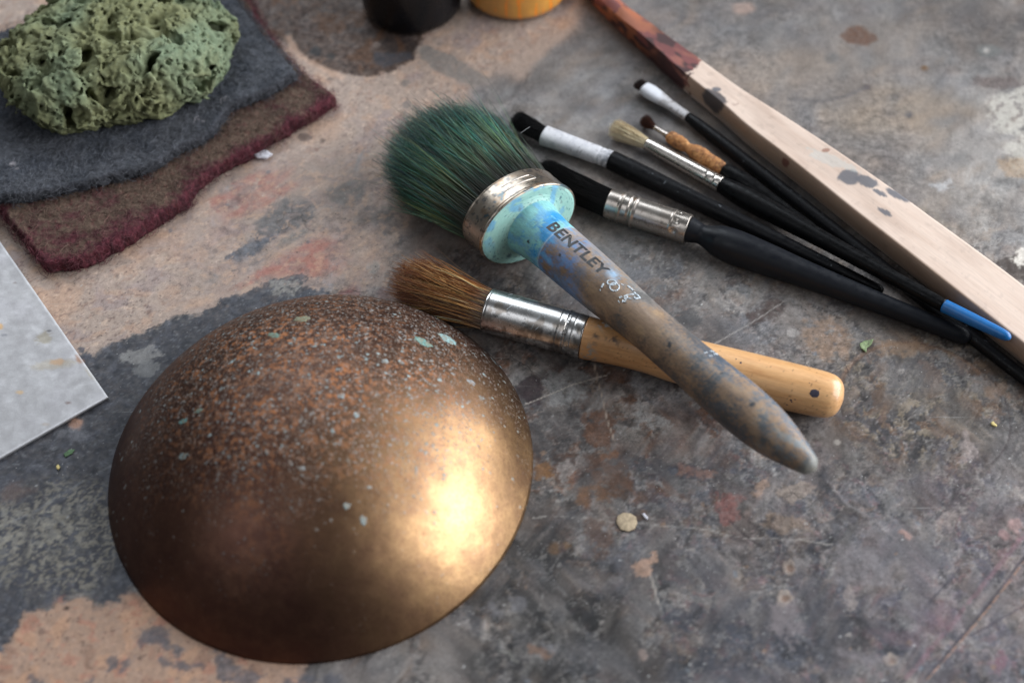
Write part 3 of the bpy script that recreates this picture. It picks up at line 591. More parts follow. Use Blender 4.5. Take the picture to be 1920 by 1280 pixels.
def bowl_extra(N, Lk, vec, c, noise, rng_, b):
    # position on the bowl drives where the patina sits
    sx = N.new('ShaderNodeSeparateXYZ'); Lk.new(vec, sx.inputs[0])
    x, y, z = sx.outputs
    def grad(cx, cy, r0, r1, jit=.35, nsc=30):
        dx = mth(N, Lk, 'SUBTRACT', x, cx); dy = mth(N, Lk, 'SUBTRACT', y, cy)
        d = mth(N, Lk, 'SQRT', mth(N, Lk, 'ADD', mth(N, Lk, 'MULTIPLY', dx, dx), mth(N, Lk, 'MULTIPLY', dy, dy)))
        d = mth(N, Lk, 'ADD', d, mth(N, Lk, 'MULTIPLY', mth(N, Lk, 'SUBTRACT', noise(nsc, 3), .5), jit*.1))
        return rng_(d, 1, 0, r0, r1)
    # golden metal to the right, brown elsewhere
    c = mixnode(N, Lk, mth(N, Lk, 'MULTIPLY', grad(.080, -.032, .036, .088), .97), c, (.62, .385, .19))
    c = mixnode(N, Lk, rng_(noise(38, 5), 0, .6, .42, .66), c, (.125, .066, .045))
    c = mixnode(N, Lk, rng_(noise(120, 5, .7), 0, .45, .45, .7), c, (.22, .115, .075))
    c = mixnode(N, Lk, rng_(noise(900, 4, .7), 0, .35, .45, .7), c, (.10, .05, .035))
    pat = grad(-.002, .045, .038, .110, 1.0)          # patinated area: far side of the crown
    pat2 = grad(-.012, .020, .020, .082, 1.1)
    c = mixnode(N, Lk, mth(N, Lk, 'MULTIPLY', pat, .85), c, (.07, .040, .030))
    # rusty mottling
    orf = mth(N, Lk, 'MULTIPLY', rng_(noise(420, 4, .6), 0, 1, .50, .60), pat2)
    orf = mth(N, Lk, 'MULTIPLY', orf, rng_(noise(60, 4), .15, 1, .38, .56))
    c = mixnode(N, Lk, mth(N, Lk, 'MULTIPLY', orf, .9), c, (.42, .16, .055))
    c = mixnode(N, Lk, mth(N, Lk, 'MULTIPLY', mth(N, Lk, 'MULTIPLY', rng_(noise(240, 5, .65), 0, 1, .50, .62), pat), .55), c, (.24, .14, .095))
    dirty = orf
    tot = None
    for sc, r0, r1, keep, reg, colr, am in [(300, .10, .30, .60, pat, (.25, .32, .32), .8), (480, .16, .38, .75, pat, (.27, .28, .27), .75), (620, .16, .40, .75, pat, (.22, .20, .18), .7), (900, .16, .40, .65, pat, (.30, .25, .22), .6), (1500, .16, .4, .5, pat, (.36, .34, .32), .5),
                                         (250, .08, .24, .42, pat, (.32, .43, .44), .85), (360, .12, .30, .32, None, (.30, .34, .33), .8), (250, .09, .24, .20, None, (.34, .42, .42), .85), (700, .1, .3, .22, None, (.22, .17, .15), .5), (700, .2, .4, .45, pat2, (.36, .17, .09), .6),
                                         (260, .08, .17, .05, None, (.30, .38, .38), .7)]:
        m, _ = specks(N, Lk, vecw, sc, r0, r1, keep, .12)
        if reg is not None: m = mth(N, Lk, 'MULTIPLY', m, rng_(mth(N, Lk, 'ADD', reg, mth(N, Lk, 'MULTIPLY', mth(N, Lk, 'SUBTRACT', noise(75, 3), .5), 1.1)), 0, 1, .15, .75))
        else: m = mth(N, Lk, 'MULTIPLY', m, rng_(mth(N, Lk, 'ADD', y, mth(N, Lk, 'MULTIPLY', mth(N, Lk, 'SUBTRACT', noise(50, 3), .5), .09)), 0, 1, -.070, -.005))
        m = mth(N, Lk, 'MULTIPLY', m, am)
        c = mixnode(N, Lk, m, c, colr); tot = m if tot is None else mth(N, Lk, 'MAXIMUM', tot, m)
    # dark pits on the bright side
    m, _ = specks(N, Lk, vecw, 700, .1, .28, .2, .12)
    c = mixnode(N, Lk, mth(N, Lk, 'MULTIPLY', m, .45), c, (.10, .045, .035))
    tot2 = mth(N, Lk, 'MAXIMUM', tot, mth(N, Lk, 'MULTIPLY', dirty, .7), True)
    Lk.new(mth(N, Lk, 'SUBTRACT', 1, mth(N, Lk, 'MULTIPLY', tot2, .92)), b.inputs['Metallic'])
    ro = mth(N, Lk, 'ADD', .42, mth(N, Lk, 'MULTIPLY', pat, .12)); ro = mth(N, Lk, 'ADD', ro, mth(N, Lk, 'MULTIPLY', tot2, .3))
    ro = mth(N, Lk, 'ADD', ro, mth(N, Lk, 'MULTIPLY', mth(N, Lk, 'SUBTRACT', noise(200, 5), .5), .12)); Lk.new(ro, b.inputs['Roughness'])
    bp = N.new('ShaderNodeBump'); bp.inputs['Strength'].default_value = .5; bp.inputs['Distance'].default_value = .0002
    Lk.new(tot, bp.inputs['Height'])
    bp2 = N.new('ShaderNodeBump'); bp2.inputs['Strength'].default_value = .5; bp2.inputs['Distance'].default_value = .0001
    Lk.new(noise(1800, 4), bp2.inputs['Height']); Lk.new(bp.outputs[0], bp2.inputs['Normal'])
    bp3 = N.new('ShaderNodeBump'); bp3.inputs['Strength'].default_value = .35; bp3.inputs['Distance'].default_value = .0012
    Lk.new(noise(42, 3), bp3.inputs['Height']); Lk.new(bp2.outputs[0], bp3.inputs['Normal']); Lk.new(bp3.outputs[0], b.inputs['Normal'])
    return c
# warped coordinates so the specks are not round
def _bowl_wrap(N, Lk, vec, c, noise, rng_, b):
    global vecw
    n = N.new('ShaderNodeTexNoise'); n.inputs['Scale'].default_value = 400; Lk.new(vec, n.inputs['Vector'])
    s = N.new('ShaderNodeVectorMath'); s.operation = 'SUBTRACT'; Lk.new(n.outputs['Color'], s.inputs[0]); s.inputs[1].default_value = (.5, .5, .5)
    q = N.new('ShaderNodeVectorMath'); q.operation = 'SCALE'; Lk.new(s.outputs[0], q.inputs[0]); q.inputs['Scale'].default_value = .0028
    a_ = N.new('ShaderNodeVectorMath'); a_.operation = 'ADD'; Lk.new(vec, a_.inputs[0]); Lk.new(q.outputs[0], a_.inputs[1]); vecw = a_.outputs[0]
    return bowl_extra(N, Lk, vec, c, noise, rng_, b)
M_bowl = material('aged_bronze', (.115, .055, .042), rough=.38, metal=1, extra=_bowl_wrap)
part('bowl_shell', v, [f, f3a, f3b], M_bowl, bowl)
def bowl_point(px, py):
    """where the sight line of a photo pixel meets the bowl"""
    g = at(px, py, 0)-CAM; best = (1e9, None)
    for s in np.linspace(.85, 1.0, 1500):
        p = CAM+g*s-bowl_c; X = p[0]*math.cos(-ROT)-p[1]*math.sin(-ROT); Y = p[0]*math.sin(-ROT)+p[1]*math.cos(-ROT)
        r = math.sqrt((X/RX)**2+(Y/RY)**2)
        if r >= .985: continue
        gap = p[2]-float(dome_h(r))
        if gap <= 0: return p+bowl_c
        if gap < best[0]: best = (gap, p+bowl_c)
    return best[1]
# verdigris blooms: thin raised crusts on the crown
M_verd = material('verdigris', attr=True, rough=.85, var=[(900, .35), (3000, .25)], bump=(1500, .5, .0003))
def bowl_z(x, y):
    x = x-bowl_c[0]; y = y-bowl_c[1]; X = x*math.cos(-ROT)-y*math.sin(-ROT); Y = x*math.sin(-ROT)+y*math.cos(-ROT)
    return dome_h(np.sqrt((X/RX)**2+(Y/RY)**2))
for px, py, rx, ry, rot, colr in [(840, 636, .0045, .0026, .6, (.36, .62, .60)), (793, 641, .0038, .0026, .5, (.22, .48, .42)), (567, 597, .0034, .0024, 0, (.30, .36, .24)), (513, 628, .003, .0018, .5, (.22, .40, .32)),
                                  (930, 676, .0035, .0014, .9, (.36, .55, .56)), (372, 770, .0016, .0012, 0, (.22, .42, .36)), (343, 790, .002, .0012, 0, (.14, .44, .42)), (343, 855, .002, .0014, 0, (.26, .36, .34)),
                                  (650, 948, .0013, .0011, 0, (.45, .60, .56)), (681, 975, .0012, .0016, 0, (.42, .55, .52)), (640, 742, .0018, .0012, 0, (.40, .52, .52)), (884, 717, .0022, .0016, 0, (.42, .50, .50)),
                                  (722, 677, .0014, .0014, 0, (.42, .56, .56)), (668, 778, .0014, .0012, 0, (.42, .56, .56)), (566, 878, .0012, .001, 0, (.4, .5, .5)), (926, 812, .0013, .001, 0, (.4, .55, .55)), (903, 745, .0016, .001, 0, (.4, .55, .55))]:
    q = bowl_point(px, py); nr, na = 9, 44
    rr = np.linspace(0, 1, nr)[:, None]; aa = np.linspace(0, 2*np.pi, na, endpoint=False)[None]
    wob = .95+.35*pn2(np.cos(aa)*1.4+px, np.sin(aa)*1.4+py)+.22*pn2(np.cos(aa)*3.3+px, np.sin(aa)*3.3)+.12*pn2(np.cos(aa)*8, np.sin(aa)*8+py)
    ex = rr*rx*np.cos(aa)*wob; ey = rr*ry*np.sin(aa)*wob
    X = q[0]+ex*math.cos(rot)+ey*math.sin(rot); Y = q[1]-ex*math.sin(rot)+ey*math.cos(rot)
    hgt = .00022*(1-rr**4)*(.6+.5*pn2(X*1500, Y*1500)); Z = bowl_z(X, Y)+np.where(rr > .99, -.00004, .00006+np.maximum(hgt, 0))
    vv = np.stack([X, Y, Z], -1).reshape(-1, 3); ci = sst(-.25, .25, pn2(X*800, Y*800)+.6*pn2(X*1900, Y*1900)+.25*(rr-.5))[..., None]
    cc = np.asarray(colr)*np.array([.95, .88, .92])*(.30+.36*ci)+np.array([.11, .055, .02])*(1-ci)
    i_ = np.arange(nr-1)[:, None]; j_ = np.arange(na)[None]; k_ = (j_+1) % na
    part('verdigris_spot', vv, np.stack([i_*na+j_, (i_+1)*na+j_, (i_+1)*na+k_, i_*na+k_], -1).reshape(-1, 4), M_verd, bowl, col=cc.reshape(-1, 3))

# ------------------------------------------------------------------ round paint brush with green bristles
def make_axis(A, B):
    A = np.asarray(A, float); B = np.asarray(B, float); L = seg_len(A, B); d = (B-A)/L
    s = np.cross(d, (0, 0, 1)); s /= np.linalg.norm(s); u = np.cross(s, d); return A, B, L, d, s, u
DISC_R = .0258; OV = .752; OVA = math.radians(11.5)
S0 = at(992.5, 421.6, .0202); E0 = at(1524, 878, .0345)
A, B, L, d, s, u = make_axis(S0, E0)
VIEW_TH = math.atan2(float((CAM-S0)@u), float((CAM-S0)@s))
zA_ = float((A-CAM)@FWD); zB_ = float((B-CAM)@FWD)
def along_px(q_): f_ = q_/700.6; return L*f_*zA_/(zB_+f_*(zA_-zB_))
# widths measured along the handle in photo pixels -> metres at their own distance
def px_to_len(knots, A, B, P0, P1, half=True):
    """knots [(photo distance from P0, width px)] on the axis A..B seen at P0..P1"""
    out = []; T = math.hypot(P1[0]-P0[0], P1[1]-P0[1])
    for q, w in knots:
        f = q/T; zA = (np.asarray(A)-CAM)@FWD; zB = (np.asarray(B)-CAM)@FWD
        tt = f*zA/(zB+f*(zA-zB)) if True else f   # perspective: screen fraction to space fraction
        zz = zA+(zB-zA)*tt
        out.append((tt*seg_len(A, B), w/2*zz*36/LENS/1920))
    return out
green = thing('round_paint_brush', 'large round brush with green bristles, mint painted collar and worn blue brown handle', 'paint brush', (S0[0], S0[1], 0))
hk = px_to_len([(0, 118), (16, 112), (32, 106), (50, 102), (76, 101), (126, 100), (186, 97), (251, 90), (306, 87), (376, 89), (446, 95), (516, 100), (560, 98), (596, 91), (621, 82), (645, 70), (668, 57), (685, 46), (696, 37), (701, 24)], A, B, (992.5, 421.6), (1524, 878))
steps = 330
sx_ = np.concatenate([[0], np.linspace(.0005, hk[-1][0], steps), [hk[-1][0]+.0008]])
rr_ = np.concatenate([[hk[0][1]*1.12], interp(hk, np.linspace(.0005, hk[-1][0], steps))[0], [hk[-1][1]*.55]])
hv, hf, hg = loft(A+sx_[:, None]*d, rr_, rr_, 128)
HR = (sx_, rr_)
al, sd_, up_ = hg[:, 0], hg[:, 1], hg[:, 2]; PXM = L/700.6
tq_ = al/L; q = 700.6*tq_*zB_/(zA_+tq_*(zB_-zA_))-16                                 # distance along the handle in photo pixels
P3 = hg.copy()
n1 = fbm3(P3, 90, 5, 1); n2 = fbm3(P3*[.5, 1, 1], 220, 4, 2); n3 = fbm3(P3*[.35, 1, 1], 60, 4, 3); n4 = fbm3(P3, 700, 3, 4)
ang = np.arctan2(up_, sd_)
nh = fbm3(P3, 1100, 3, 6); nm = fbm3(P3, 380, 4, 7)
def soft(lo, hi, f, k=.45): return sst(lo-.10, hi+.10, f+nh*k+nm*.18)
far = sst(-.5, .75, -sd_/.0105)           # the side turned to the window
c = np.empty((len(hv), 3)); c[:] = lin((140, 116, 94))
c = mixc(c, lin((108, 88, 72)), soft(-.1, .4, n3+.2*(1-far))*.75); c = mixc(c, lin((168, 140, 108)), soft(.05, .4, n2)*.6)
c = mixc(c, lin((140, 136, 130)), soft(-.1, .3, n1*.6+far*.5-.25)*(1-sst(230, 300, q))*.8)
bl = sst(150, 210, q)*(.45+.55*sst(330, 430, q))
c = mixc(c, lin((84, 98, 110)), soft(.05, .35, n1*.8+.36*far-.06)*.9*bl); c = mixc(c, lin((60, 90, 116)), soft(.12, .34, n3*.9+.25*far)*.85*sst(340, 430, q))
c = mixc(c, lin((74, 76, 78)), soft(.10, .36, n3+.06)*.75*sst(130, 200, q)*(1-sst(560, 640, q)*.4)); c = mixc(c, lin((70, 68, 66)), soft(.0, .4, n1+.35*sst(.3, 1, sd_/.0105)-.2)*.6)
c = mixc(c, lin((122, 130, 134)), soft(.1, .35, n2)*sst(540, 650, q)*.8); c = mixc(c, lin((128, 126, 118)), sst(660, 684, q+n2*8)*.8)
edge = q+n1*22+n4*5
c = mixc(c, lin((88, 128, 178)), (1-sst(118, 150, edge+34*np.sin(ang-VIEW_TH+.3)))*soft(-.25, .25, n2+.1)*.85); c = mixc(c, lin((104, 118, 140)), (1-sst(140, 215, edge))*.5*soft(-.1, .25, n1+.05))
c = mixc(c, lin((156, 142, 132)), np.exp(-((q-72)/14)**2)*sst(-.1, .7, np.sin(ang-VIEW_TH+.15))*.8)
mint = 1-sst(54, 57, q+12*np.cos(ang-VIEW_TH-.4)*0+n1*6); c = mixc(c, lin((128, 186, 186)), mint*(1-.25*sst(-.1, .3, n2)))
c = mixc(c, lin((28, 132, 192)), soft(.10, .22, n1+.05, .3)*sst(8, 20, q)*(1-sst(56, 92, edge))*.95); c = mixc(c, lin((92, 158, 202)), soft(.12, .25, n2, .3)*(1-sst(85, 110, q))*.6)
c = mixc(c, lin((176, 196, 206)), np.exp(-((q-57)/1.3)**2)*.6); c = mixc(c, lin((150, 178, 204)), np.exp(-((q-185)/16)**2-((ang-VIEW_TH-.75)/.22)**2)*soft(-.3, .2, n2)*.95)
c = mixc(c, c*.55, sst(.40, .48, n4)*.5)
for qx, th0, wq, wa in [(352, .0, 5, .09), (540, .35, 4, .08), (30, -.5, 3.5, .06), (92, -.1, 3., .05), (458, .5, 3, .06)]:
    dd = np.hypot((q-qx)/wq, (np.angle(np.exp(1j*(ang-VIEW_TH-th0))))/wa/1.2)+n4*1.1; c = mixc(c, lin((44, 48, 54)), 1-sst(.7, 1.1, dd))
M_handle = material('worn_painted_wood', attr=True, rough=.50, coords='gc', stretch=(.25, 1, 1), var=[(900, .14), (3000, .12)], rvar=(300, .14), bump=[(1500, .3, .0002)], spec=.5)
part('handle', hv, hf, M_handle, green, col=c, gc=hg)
# collar disc with a soft painted rim
ms = math.cos(OVA)*s+math.sin(OVA)*u; mu_ = -math.sin(OVA)*s+math.cos(OVA)*u      # long and short axis of the oval
def oval(A_, knots, n, steps=90, r_in=.0125):
    k_ = np.array(knots); x = np.linspace(k_[0, 0], k_[-1, 0], steps) if steps else k_[:, 0]; r = np.interp(x, k_[:, 0], k_[:, 1]); sq = OV+(1-OV)*sst(DISC_R*.85, r_in, r)
    return loft(A_+x[:, None]*d, r, r*sq, n, mu_)
dk = [(-.0035, DISC_R*.97), (-.0030, DISC_R*.985), (-.0006, DISC_R*.985), (-.0002, DISC_R*.98), (.0, DISC_R*.965), (.0003, DISC_R*.93), (.0005, DISC_R*.86), (.0007, DISC_R*.70), (.0011, DISC_R*.58), (.0018, DISC_R*.52), (.0030, DISC_R*.475), (.0050, DISC_R*.445), (.0065, DISC_R*.40)]
dkx = np.array(dk); dkt = np.linspace(0, 1, 90); dk = np.column_stack([np.interp(dkt, np.linspace(0, 1, len(dkx)), dkx[:, 0]), np.interp(dkt, np.linspace(0, 1, len(dkx)), dkx[:, 1])])
dv, df, dg = oval(S0, dk, 128, steps=0)
rad = np.hypot(dg[:, 1], dg[:, 2]); m1 = fbm3(dg, 120, 4, 12); m2 = fbm3(dg, 420, 4, 13); m3 = fbm3(dg, 1300, 3, 14)
c = np.empty((len(dv), 3)); c[:] = lin((146, 188, 178)); c = mixc(c, lin((126, 168, 162)), sst(-.1, .4, m1)*.7); c = mixc(c, lin((168, 202, 192)), sst(.1, .4, m2)*.6)
c = mixc(c, lin((100, 158, 196)), sst(.12, .26, m1)*.75*sst(-.2, .5, dg[:, 2]/DISC_R+.2)); c = mixc(c, lin((70, 110, 116)), sst(.40, .46, m3)*.8); c = mixc(c, lin((90, 108, 110)), sst(.34, .42, m2)*.6)
c = mixc(c, lin((150, 160, 148)), sst(.95, .985, rad/DISC_R)*.5)
for th0, r0, w0 in [(-.9, .62, .05), (-.5, .80, .035), (2.6, .7, .03)]:
    dd = np.hypot(dg[:, 1]-math.cos(th0)*r0*DISC_R, dg[:, 2]-math.sin(th0)*r0*DISC_R)/(w0*DISC_R)+m3*.5; c = mixc(c, lin((64, 96, 110)), (1-sst(.7, 1.1, dd))*.85)
M_mint = material('mint_paint', attr=True, rough=.55, coords='gc', var=(2500, .06), bump=[(900, .35, .0003), (3500, .2, .0001)])
part('collar', dv, df, M_mint, green, col=c, gc=dg)
# metal ferrule: band with rolled edges and a pressed mark
FL = .0135
fk = [(-FL-.0006, DISC_R*.93), (-FL-.0004, DISC_R*.985), (-FL, DISC_R*1.0), (-FL+.0008, DISC_R*.992), (-.0022, DISC_R*.995), (-.0015, DISC_R*1.012), (-.0008, DISC_R*1.014), (-.0002, DISC_R*1.0), (-.0001, DISC_R*.97)]
fv, ff, fg = oval(S0, fk, 160, steps=110)
m1 = fbm3(fg, 110, 4, 15); m2 = fbm3(fg, 360, 4, 16); m3 = fbm3(fg*[.3, 1, 1], 900, 3, 17)
c = np.empty((len(fv), 3)); c[:] = lin((168, 156, 142)); c = mixc(c, lin((128, 104, 82)), sst(.0, .35, m1)*.8); c = mixc(c, lin((96, 100, 104)), sst(.15, .32, m2)*.7); c = mixc(c, lin((196, 186, 172)), sst(.15, .4, m3)*.5)
c = mixc(c, lin((84, 110, 120)), sst(.25, .32, m1+m2*.4)*sst(.004, .010, fg[:, 0])*.8); c = mixc(c, lin((60, 54, 50)), sst(.38, .44, m3)*.7)
M_ferr = material('tarnished_tinplate', attr=True, rough=.30, metal=.9, coords='gc', rvar=(160, .06), var=(1500, .08))
part('ferrule', fv, ff[:1], M_ferr, green, col=c, gc=fg)
# pressed hairpin mark on the band
def on_cyl(A, d, s, u, x, th, r): return A+np.asarray(x)[..., None]*d+np.asarray(r)[..., None]*(np.cos(th)[..., None]*s+np.sin(th)[..., None]*u)
th = np.concatenate([np.linspace(1.35, 1.95, 20), np.linspace(1.95, 2.0, 4), np.linspace(1.98, 1.30, 20)]); xx = np.concatenate([np.full(20, -.0092), [-.0088, -.0080, -.0072, -.0066], np.full(20, -.0062)])
thm = th-OVA; sv, sf, sc = strands((S0+xx[:, None]*d+DISC_R*.997*(np.cos(thm)[:, None]*ms+OV*np.sin(thm)[:, None]*mu_))[None], np.full((1, 44), .00028), np.ones((1, 44, 3)), 6)
M_steel = material('dull_steel', (.42, .39, .36), rough=.35, metal=1, var=(600, .2))
part('pressed_mark', sv, sf, M_steel, green)
# bristles
def tuft(base, ax, sd, up, rad_a, rad_b, length, flare, dome, n, r0, colfn, jitter=.05, wave=.03, K=6, floor=.0006, minr=0., taper=.35, droop=0., clump=0., clf=5., flare_b=None):
    rr = np.sqrt(rng.uniform(minr**2, 1, n)); th = rng.uniform(0, 2*np.pi, n); h = rng.normal(size=(n, 2))*jitter
    t = np.linspace(0, 1, K)[None, :, None]
    ln = length*(1-dome*rr**2.2)*(1+rng.normal(size=n)*.03)
    if clump: ln = ln*(1+.10*(pn2(rr*np.cos(th)*7, rr*np.sin(th)*7, 61)+.6*pn2(rr*np.cos(th)*16, rr*np.sin(th)*16, 62)))
    root = base+(rr*np.cos(th)*rad_a)[:, None]*sd+(rr*np.sin(th)*rad_b)[:, None]*up
    # lateral spread: quickly out of the ferrule, then nearly parallel
    f = 1+(flare-1)*(1-(1-t)**1.7)
    fb = 1+((flare_b or flare)-1)*(1-(1-t)**1.7)
    lat = (rr*np.cos(th)*rad_a)[:, None, None]*sd*(f-1)+(rr*np.sin(th)*rad_b)[:, None, None]*up*(fb-1)
    j = (h[:, 0]*length)[:, None, None]*t**1.5*sd+(h[:, 1]*length)[:, None, None]*t**1.5*up
    w = (np.sin(t*rng.uniform(2, 6, n)[:, None, None]+rng.uniform(0, 6.3, n)[:, None, None])*wave*length)*t*(rng.normal(size=n)[:, None, None]*sd+rng.normal(size=n)[:, None, None]*up)
    if clump:
        kx, ky = rr*np.cos(th), rr*np.sin(th); c1 = pn2(kx*clf, ky*clf, 3)+.5*pn2(kx*clf*2.3, ky*clf*2.3, 5); c2 = pn2(kx*clf+40, ky*clf, 7)+.5*pn2(kx*clf*2.3, ky*clf*2.3+9, 9)
        w = w+clump*length*t**1.6*(c1[:, None, None]*sd+c2[:, None, None]*up)
    P = root[:, None]+ln[:, None, None]*t*ax+lat+j+w
    P[..., 2] -= droop*t[..., 0]**2
    fl = floor+rng.uniform(0, 1, n)[:, None]*.002
    P[..., 2] = np.where(P[..., 2] < fl, fl+(P[..., 2]-fl)*.04, P[..., 2]); P[..., 2] = np.maximum(P[..., 2], .0003)
    R = r0*rng.uniform(.7, 1.2, n)[:, None]*(1-(1-taper)*np.linspace(0, 1, K)[None]**2)
    C = colfn(rr, th, np.linspace(0, 1, K), n)
    return P, R, C
def greencol(rr, th, t, n):
    cols = lin(np.array([(48, 96, 84), (34, 108, 104), (62, 118, 92), (84, 124, 84), (112, 124, 74), (36, 78, 88), (66, 146, 132), (128, 160, 128), (24, 52, 52), (136, 104, 66)]))
    lock = pn2(rr*np.cos(th)*6, rr*np.sin(th)*6, 21)+.6*pn2(rr*np.cos(th)*14, rr*np.sin(th)*14, 22)
    k = rng.choice(10, n, p=[.16, .14, .16, .12, .08, .08, .11, .06, .07, .02]); c = 1.35*cols[k][:, None]*(rng.uniform(.4, 1.5, n)*np.clip(1+1.25*lock, .15, 2.4))[:, None, None]*np.ones((1, len(t), 1))
    rootc = lin((44, 38, 34)); m = (1-sst(.10, .46, t))[None, :, None]*.95; c = c*(1-m)+rootc*m
    m = (sst(.12, .34, t)*(1-sst(.42, .72, t)))[None, :, None]*rng.uniform(0, .8, n)[:, None, None]; c = c*(1-m)+lin((122, 122, 82))*m
    m = sst(.60, .95, t)[None, :, None]*rng.uniform(.3, 1., n)[:, None, None]; return np.clip(c*(1-m)+lin((20, 44, 42))*m, .003, 1)
bb = S0-d*(FL-.002)
Lb = .0765
P, R, C = tuft(bb, -d, ms, mu_, DISC_R*.93, DISC_R*.70, Lb, 1.20, .33, 5200, .000175, greencol, .030, .016, 6, minr=.6, droop=.0035, flare_b=1.30, clump=.06, taper=.22)
P2, R2, C2 = tuft(bb, -d, ms, mu_, DISC_R*.88, DISC_R*.66, Lb*1.02, 1.18, .31, 3600, .00017, greencol, .03, .012, 6, minr=0., droop=.0035, flare_b=1.30, clump=.035, taper=.25)
P3_, R3, C3 = tuft(bb, -d, ms, mu_, DISC_R*.93, DISC_R*.70, Lb*1.04, 1.28, .30, 520, .00010, greencol, .075, .03, 6, minr=.7, droop=.0035, flare_b=1.30, clump=.04)
P = np.concatenate([P, P2, P3_]); R = np.concatenate([R, R2, R3]); C = np.concatenate([C, C2, C3])
bvv, bf, bc = strands(P, R, C)
M_brist = material('bristle_hair', attr=True, rough=.36, spec=.5)
part('bristles', bvv, bf, M_brist, green, col=bc, kind='stuff')
# one light stray hair
ps = np.array([at(976, 250, .04), at(986, 243, .042), at(994, 238, .043)])[None]
sv, sf, sc = strands(ps, np.full((1, 3), .00012), np.full((1, 3, 3), .55)); part('stray_hair', sv, sf, M_brist, green, col=sc)
# lettering wrapped on the handle
def wrap_text(txt, size, x0, th_mid, name, mat, parent, flip=1, wear=.0, spacing=1.0, seed=0, condensed=1.0, off=.00006, bold=0., fit=None):
    cu = bpy.data.curves.new('lettering', 'FONT'); cu.body = txt; cu.size = size; cu.space_character = spacing; cu.fill_mode = 'FRONT'; cu.resolution_u = 4; cu.offset = size*bold
    to = bpy.data.objects.new('lettering', cu); COL.objects.link(to); bpy.context.view_layer.update()
    me = bpy.data.meshes.new_from_object(to.evaluated_get(bpy.context.evaluated_depsgraph_get())); bpy.data.objects.remove(to); bpy.data.curves.remove(cu)
    bm = bmesh.new(); bm.from_mesh(me); bpy.data.meshes.remove(me)
    bmesh.ops.triangulate(bm, faces=bm.faces[:])
    for _ in range(6):
        es = [e for e in bm.edges if e.calc_length() > .0005]
        if not es: break
        bmesh.ops.subdivide_edges(bm, edges=es, cuts=1); bmesh.ops.triangulate(bm, faces=[f_ for f_ in bm.faces if len(f_.verts) > 3])
    ys = [v_.co.y for v_ in bm.verts]; ym = (min(ys)+max(ys))/2
    vs = np.array([v_.co[:] for v_ in bm.verts]); fs = np.array([[q_.index for q_ in f_.verts] for f_ in bm.faces]) if bm.verts.index_update() is None else None
    bm.free()
    if wear:
        cen = vs[fs].mean(1); keep = fbm2(cen[:, 0], cen[:, 1], 900, 3, seed)+fbm2(cen[:, 0], cen[:, 1], 250, 2, seed+5)*.6 < wear; fs = fs[keep]
    if fit: condensed = fit/np.ptp(vs[:, 0]); x0 = x0-vs[:, 0].min()*condensed
    x = x0+vs[:, 0]*condensed; r = np.interp(x, HR[0], HR[1])+off; th = th_mid+flip*(vs[:, 1]-ym)/np.interp(x0+.015, HR[0], HR[1])
    w = on_cyl(A, d, s, u, x, th, r)
    return part(name, w, fs, mat, parent)
M_ink = material('black_ink', (.018, .018, .02), rough=.5)
M_whiteink = material('white_ink', (.62, .70, .76), rough=.45)
wrap_text('BENTLEY', .0072, along_px(55), VIEW_TH+.56, 'lettering', M_ink, green, wear=.85, spacing=1.04, fit=along_px(190)-along_px(55), bold=.03)
# remains of the white printed mark: a small double ring, ticks and a broken number
def qt(px, py):
    q_ = (px-992.5)*.7586+(py-421.6)*.6514; n_ = -.6514*(px-992.5)+.7586*(py-421.6); xx_ = float(along_px(q_)); r_ = np.interp(xx_, HR[0], HR[1]); zz_ = zA_+(zB_-zA_)*xx_/L
    return xx_, VIEW_TH+math.asin(max(-.97, min(.97, -n_*zz_*.000375/r_)))
def printed(lines, mat, name, rad=.0002, flat=.00003, seed=1):
    rg = np.random.default_rng(seed); V_, F_, n_ = [], [], 0
    for pts, wd in lines:
        Q = np.array([qt(*p) for p in pts]); tq = np.linspace(0, len(Q)-1, max(8, 5*len(Q))); x = np.interp(tq, range(len(Q)), Q[:, 0]); th_ = np.interp(tq, range(len(Q)), Q[:, 1])
        r = np.interp(x, HR[0], HR[1])+flat; w_ = on_cyl(A, d, s, u, x, th_, r); k = len(tq)
        vv, f_, _ = strands(w_[None], (rad*wd*(.55+.9*rg.random(k)))[None], np.ones((1, k, 3)), 5); V_.append(vv); F_.append(f_+n_); n_ += len(vv)
    return part(name, np.concatenate(V_), np.concatenate(F_), mat, green)
def ring(cx, cy, rx, ry, n=12): return [(cx+rx*math.cos(t), cy+ry*math.sin(t)) for t in np.linspace(0, 2*math.pi, n)]
printed([(ring(1164, 545, 7.5, 5.5), 1.), (ring(1169.5, 553.5, 8, 8), 1.2), ([(1160, 549), (1172, 549)], 1), ([(1151, 548), (1147, 556)], 1.4), ([(1145, 559), (1144, 561)], 1), ([(1180, 546), (1184, 548)], .9)], M_whiteink, 'emblem', .00024, seed=1)
printed([([(1189, 548), (1194, 551), (1199, 556)], 1.8), ([(1201, 560), (1207, 564), (1212, 570), (1206, 573), (1203, 570)], 1.5), ([(1187, 571), (1192, 567), (1202, 564)], 1.3), ([(1188, 575), (1194, 573), (1200, 575)], 1.2),
         ([(1179, 574), (1184, 571)], 1.5), ([(1177, 579), (1180, 583)], 1), ([(1185, 580), (1191, 581)], 2.0), ([(1193, 569), (1190, 578)], .9)], M_whiteink, 'printed_number', .00024, seed=2)
printed([([(1338, 664), (1344, 662)], .8), ([(1345, 670), (1350, 667)], 1), ([(1332, 672), (1336, 669)], .8), ([(1340, 677), (1346, 676)], .7)], M_whiteink, 'scuffed_paint', .0002, seed=4)

